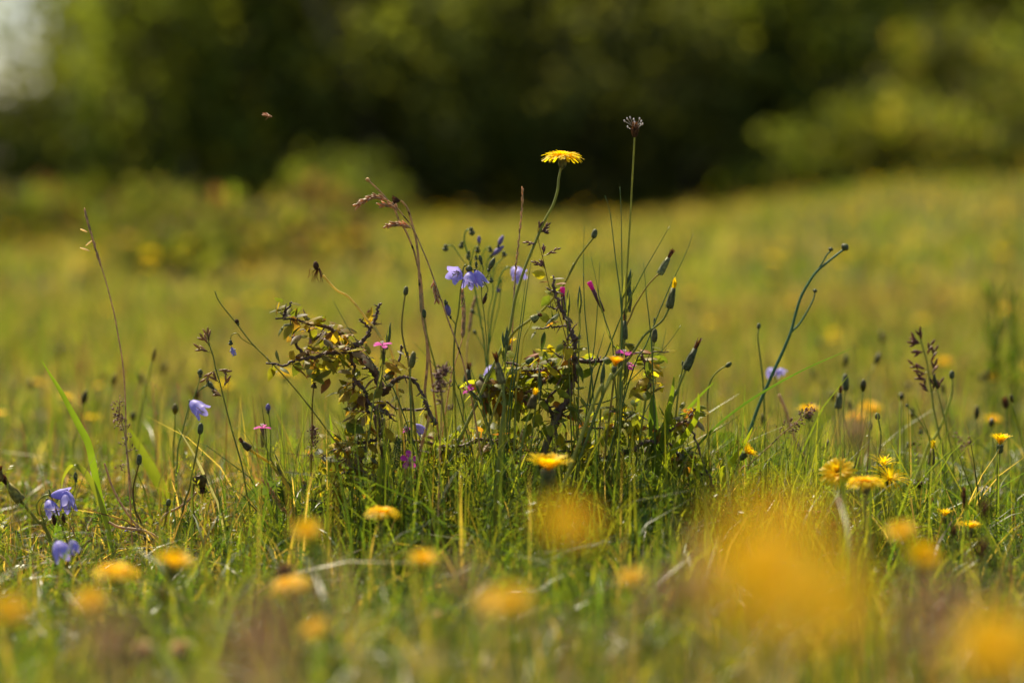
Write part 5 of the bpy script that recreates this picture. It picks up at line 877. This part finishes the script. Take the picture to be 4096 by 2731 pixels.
# ------------------------------------------------------------------ far meadow flowers: small yellow heads one cannot tell apart
protos = []
for v in range(5):
    mb = MB(); a = nrm([random.uniform(-.3, .3), random.uniform(-.5, .1), 1]); c = np.array([0, 0, .075]); florets(mb, c, a, .011, .85, [(14, 1.0, 10, .16), (10, .7, 35, .16), (7, .4, 58, .14)]); nf = len(mb.f)
    mb.tube(smooth([c-a*.003, np.array([.002, 0, .04]), np.array([0, 0, -.002])], 3), .0009, 5, (.35, .45, 2.5)); mb.blob(c-a*.006, a, .006, .003, 7, col=(.2, .3, 2))
    me = mesh('meadow_flower', mb, [M['petal'], M['stem']]); mi = [0]*nf+[1]*(len(mb.f)-nf); me.polygons.foreach_set('material_index', mi); protos.append(me)
n = 0; tries = 0
while n < 230 and tries < 4000:
    tries += 1; y_ = rng.uniform(2.35**1.2, 12.5**1.2)**(1/1.2); x_ = rng.uniform(-1, 1)*.2118*y_*1.08
    cl = float(vnoise(x_, y_, 1.6, 4.0)); side = .55 if -.25 < x_/(y_*.2118) < .35 and y_ < 4 else 1.0
    if rng.random() > np.clip(.5+.8*cl, .08, 1)*side: continue
    o = bpy.data.objects.new('meadow_flower', protos[n % 5]); COL.objects.link(o); s_ = rng.uniform(.75, 1.15)*(1 if y_ < 5 else 1.25); o.scale = (s_, s_, s_*(rng.uniform(.7, 1.0) if y_ < 4 else rng.uniform(.7, 1.2))); o.location = onground(x_, y_); o.rotation_euler = (0, 0, rng.uniform(0, 6.28))
    props(o, 'small yellow flower blurred among many in the open meadow beyond the clump', 'flower', 'yellow flowers scattered over the far meadow'); n += 1

# ------------------------------------------------------------------ brambles and trees at the far side
def leafmass(mb, centre, rad, n, size, cols, squash=1.0, clumps=14, rs=None):
    rs = rs or rng; C = np.array([[*rs.normal(0, .55, 2), rs.normal(0, .55)*squash] for _ in range(clumps)]); C /= np.maximum(1, np.linalg.norm(C/np.array([1, 1, squash]), axis=1))[:, None]
    tint = rs.uniform(.4, 1.75, clumps); ci = rs.integers(0, clumps, n); p = np.asarray(centre)+(C[ci]+rs.normal(0, .20, (n, 3))*np.array([1, 1, squash]))*np.asarray(rad)
    d_ = rs.normal(0, 1, (n, 3)); d_ /= np.linalg.norm(d_, axis=1)[:, None]; q = rs.normal(0, 1, (n, 3)); q -= d_*(q*d_).sum(1)[:, None]; q /= np.linalg.norm(q, axis=1)[:, None]; L = size*rs.uniform(.6, 1.4, n)
    V = np.empty((n, 4, 3)); V[:, 0] = p; V[:, 1] = p+d_*L[:, None]*.5+q*L[:, None]*.32; V[:, 2] = p+d_*L[:, None]; V[:, 3] = p+d_*L[:, None]*.5-q*L[:, None]*.32
    keep = p[:, 2] > gz(p[:, 0], p[:, 1])+.02; V = V[keep]; cc = np.asarray(cols)[rs.integers(0, len(cols), n)]*tint[ci][:, None]*rs.uniform(.8, 1.2, (n, 1)); cc = cc[keep]; m = len(V)
    mb.v.append(V.reshape(-1, 3)); mb.f += [tuple(range(mb.n+4*i, mb.n+4*i+4)) for i in range(m)]; c4 = np.ones((m, 4, 4)); c4[..., :3] = cc[:, None]; mb.c.append(c4.reshape(-1, 4)); mb.n += 4*m
def bush(name, label, cat, x_, y_, wid, hgt, n, size, cols, group=None, trunk_r=.05, lift=.0, lean=0, clumps=22):
    b = onground(x_, y_); T_ = Thing(name, label, cat, b, group); mb = MB(); top = b+np.array([lean, 0, hgt*.8]); P = smooth([b-np.array([0, 0, .05]), b+np.array([lean*.3+.05*wid, 0, hgt*.3]), top], 6); mb.tube(P, np.linspace(trunk_r, trunk_r*.35, len(P)), 8)
    for k in range(7):
        p = P[random.randrange(2, len(P))]; o = nrm(np.array([rng.normal(0, 1), rng.normal(0, 1), rng.uniform(-.1, .9)])); e = p+o*wid*rng.uniform(.25, .45); mb.tube(smooth([p, (p+e)/2+np.array([0, 0, .05*wid]), e], 4), np.linspace(trunk_r*.4, trunk_r*.12, 9), 5)
    T_.part('trunk', mb, M['trunk']); mb = MB(); leafmass(mb, b+np.array([lean*.6, 0, lift+(hgt-lift)*.5]), (wid*.5, wid*.45, (hgt-lift)*.5), n, size, cols, 1.0, clumps); T_.part('crown', mb, M['crown']); return T_
DK = [(.125, .138, .036), (.155, .150, .044), (.105, .108, .028)]; MD = [(.100, .114, .022), (.130, .136, .024), (.080, .096, .020)]; LT = [(.15, .19, .025), (.20, .22, .03), (.11, .14, .022)]; RD = [(.20, .10, .04), (.14, .13, .03), (.24, .14, .06)]  # tones picked by how lit the foliage looks, light put into colour
GBR = 'low bramble thickets in the meadow'
def px2x(px, y_): return (px-1176)/5555*y_
TN = [(.22, .17, .06), (.19, .16, .045)]
bush('bramble_thicket', 'bramble mound in the open meadow, olive green with ruddy patches', 'shrub', px2x(560, 7.0), 7.0, .56, .20, 1200, .04, MD+RD+LT[:1]+TN, GBR, .008, 0, clumps=30)
bush('bramble_thicket', 'small reddish bramble next to the olive mound', 'shrub', px2x(735, 7.4), 7.4, .26, .25, 700, .04, RD+TN, GBR, .006, 0)
bush('bramble_thicket', 'bramble with dark base on the near side of the olive mound', 'shrub', px2x(420, 6.3), 6.3, .30, .14, 800, .03, MD, GBR, .006, 0)
bush('bramble_thicket', 'taller grey green bramble behind the olive mound', 'shrub', px2x(430, 8.4), 8.4, .60, .24, 1100, .045, MD+TN+LT[:1], GBR, .01, 0)
bush('bramble_thicket', 'bright green bramble low at the field edge under the sky gap', 'shrub', px2x(110, 10.5), 10.5, .9, .26, 2200, .04, LT+MD[:1]+RD[:1], GBR, .01, 0)
bush('bramble_thicket', 'round pale green bramble before the dark trees, touching the grass ears', 'shrub', px2x(790, 12.5), 12.5, .5, .38, 1200, .045, MD+LT[:1], GBR, .01, 0)
bush('bramble_thicket', 'bright yellow green bush on the rising side of the field', 'shrub', px2x(2160, 13.0), 13.0, 1.0, .72, 2600, .06, [(.17, .175, .026), (.22, .185, .035), (.12, .135, .024), (.08, .095, .02)], GBR, .02, 0)
bush('bramble_thicket', 'low olive scrub filling in beside the bright yellow green bush', 'shrub', px2x(2000, 13.5), 13.5, .9, .5, 1800, .055, MD+LT, GBR, .015, 0)
bush('bramble_thicket', 'ragged pale scrub in front of the outermost green bush', 'shrub', px2x(2300, 12.4), 12.4, .9, .45, 1700, .055, LT+TN, GBR, .015, 0)
bush('bramble_thicket', 'mid green bush at the outer edge of the rising field', 'shrub', px2x(2330, 13.6), 13.6, .9, .75, 2600, .045, LT+MD, GBR, .02, 0)
bush('bramble_thicket', 'dull green bush at the foot of the dark trees on the rise', 'shrub', px2x(1830, 14.0), 14.0, .8, .36, 2200, .045, MD+LT[:1], GBR, .02, 0)
GT = 'trees and tall bushes closing the meadow'
for lb, px, y_, wid, hgt, n, cols, tr, lean in [
 ('low dark bush under the pale sky gap', 60, 15.0, 1.5, .92, 3800, MD+DK[:1], .04, 0),
 ('olive green tree just beside the sky gap', 440, 15.8, 1.4, 2.5, 5200, MD+LT[:2], .08, 0),
 ('dim olive tree standing second from the sky gap', 680, 16.2, 1.6, 2.4, 5500, MD+DK, .08, 0),
 ('dark tree behind the hovering insect', 920, 15.8, 1.7, 2.5, 6000, DK+MD[:2], .08, .2),
 ('darkest tree, behind the tallest yellow flower', 1250, 16.2, 2.0, 2.8, 8000, DK, .09, 0),
 ('very dark tree beyond the tall plantain stalk', 1560, 16.0, 1.9, 2.6, 7000, DK+MD[:1], .09, 0),
 ('olive lit tree between the darkest ones and the rise', 1860, 15.9, 1.5, 2.4, 5500, MD+LT[:2], .08, 0),
 ('dark green tree at the top of the rise', 2130, 16.5, 1.7, 2.3, 6000, MD+LT[:1], .08, 0),
 ('blackish tree in the far upper corner over the rise', 2420, 17.5, 1.8, 3.0, 8000, DK, .09, 0),
 ('dark tree outside the sky gap at the frame edge', -330, 15.5, 1.7, 3.3, 6000, DK+MD, .09, 0)]:
    bush('meadow_tree', lb, 'tree', px2x(px, y_), y_, wid, hgt, n, .075, cols, GT, tr, .0, lean, clumps=46)
for lb, px, y_, wid, hgt in [('tall dark tree rising behind the olive ones', 560, 20.5, 2.8, 3.2), ('tall dark tree rising behind the insect tree', 900, 21, 3, 3.4), ('tall dark tree rising behind the darkest pair', 1260, 20.5, 3, 3.2), ('tall dark tree rising behind the plantain stalk tree', 1640, 21, 3, 3.4), ('tall dark tree rising behind the lit olive one', 2000, 21, 3, 3.2), ('tall dark tree rising behind the rise', 2330, 21, 3, 3.2), ('tall dark tree rising beyond the blackish corner one', 2680, 21, 3, 3.2)]:
    bush('tall_tree', lb, 'tree', px2x(px, y_), y_, wid, hgt, 11000, .11, MD+DK, 'tall trees behind the meadow edge', .16, .0, 0, clumps=60)
for lb, px, y_ in [('low dense undergrowth bush behind the insect tree', 760, 18.2), ('low dense undergrowth bush behind the darkest tree', 1080, 18.4), ('low dense undergrowth bush between the two darkest trees', 1400, 18.2), ('low dense undergrowth bush behind the plantain stalk tree', 1720, 18.4), ('low dense undergrowth bush behind the lit olive tree', 2040, 18.6), ('low dense undergrowth bush behind the olive sky gap tree', 450, 18.4)]:
    bush('undergrowth_bush', lb, 'shrub', px2x(px, y_), y_, 1.9, 2.3, 5500, .10, MD+DK[:1], 'undergrowth behind the meadow trees', .05, -.2, 0, clumps=50)
for lb, px, y_, wid, hgt, n, cols in [('mottled olive bush before the trees, nearest the sky gap', 330, 14.6, .8, 1.75, 1900, MD+LT), ('tallest mottled olive bush before the trees, beneath the hovering insect', 560, 14.9, .8, 1.85, 1700, MD+LT[:1]), ('dim mottled bush before the trees beside the leaning trunk', 840, 14.7, .9, 1.3, 1700, MD[:2]+DK[:1]), ('dusky bush before the trees over the dried grass ears', 1080, 14.7, 1.0, 1.6, 1800, MD+DK[:1]), ('shadowy low bush before the trees behind the tallest yellow flower', 1330, 14.8, 1.0, 1.2, 1700, DK+MD[:1]), ('shadowy bush before the trees behind the tall plantain stalk', 1570, 14.8, 1.0, 1.4, 1700, DK+MD[:2]), ('tall mottled olive bush before the trees on the side of the rise', 1820, 14.9, 1.0, 1.8, 2400, MD[:2]+LT), ('shorter mottled olive bush on the rise next to the tall one', 1985, 14.4, .8, .95, 1800, MD+LT[:2])]:  # bushes added in front to give the dark tree line sunlit patches
    bush('sun_catching_bush', lb, 'shrub', px2x(px, y_), y_, wid, hgt, n, .08, cols, 'added sun catching bushes before the meadow trees', .03, 0, 0, clumps=24)
bush('gap_dimming_tree', 'sparse thin tree added to dim the pale sky gap', 'tree', px2x(95, 21.0), 21.0, 1.6, 3.2, 750, .12, MD, 'trees and tall bushes closing the meadow', .05, .3, 0, clumps=40)  # added so its thin leaves tone down the bright sky gap
# leaning bare trunk
a, b = onground(px2x(905, 14.6), 14.6), at('p', 770, 130, 14.6); mb = MB(); P = smooth([a, a*.6+b*.4+np.array([.02, 0, 0]), b, b+(b-a)*.6], 6); mb.tube(P, np.linspace(.034, .022, len(P)), 9)
for i in (9, 13): mb.tube([P[i], P[i]+np.array([.15, 0, .25])], [.02, .008], 6)
solo('leaning_trunk', mb, material('bare_wood', (.15, .105, .085), 0, rough=.9, spec=.2, var=.3, scale=8, attr=False), a, 'bare greyish trunk leaning before the dark trees', 'trunk')
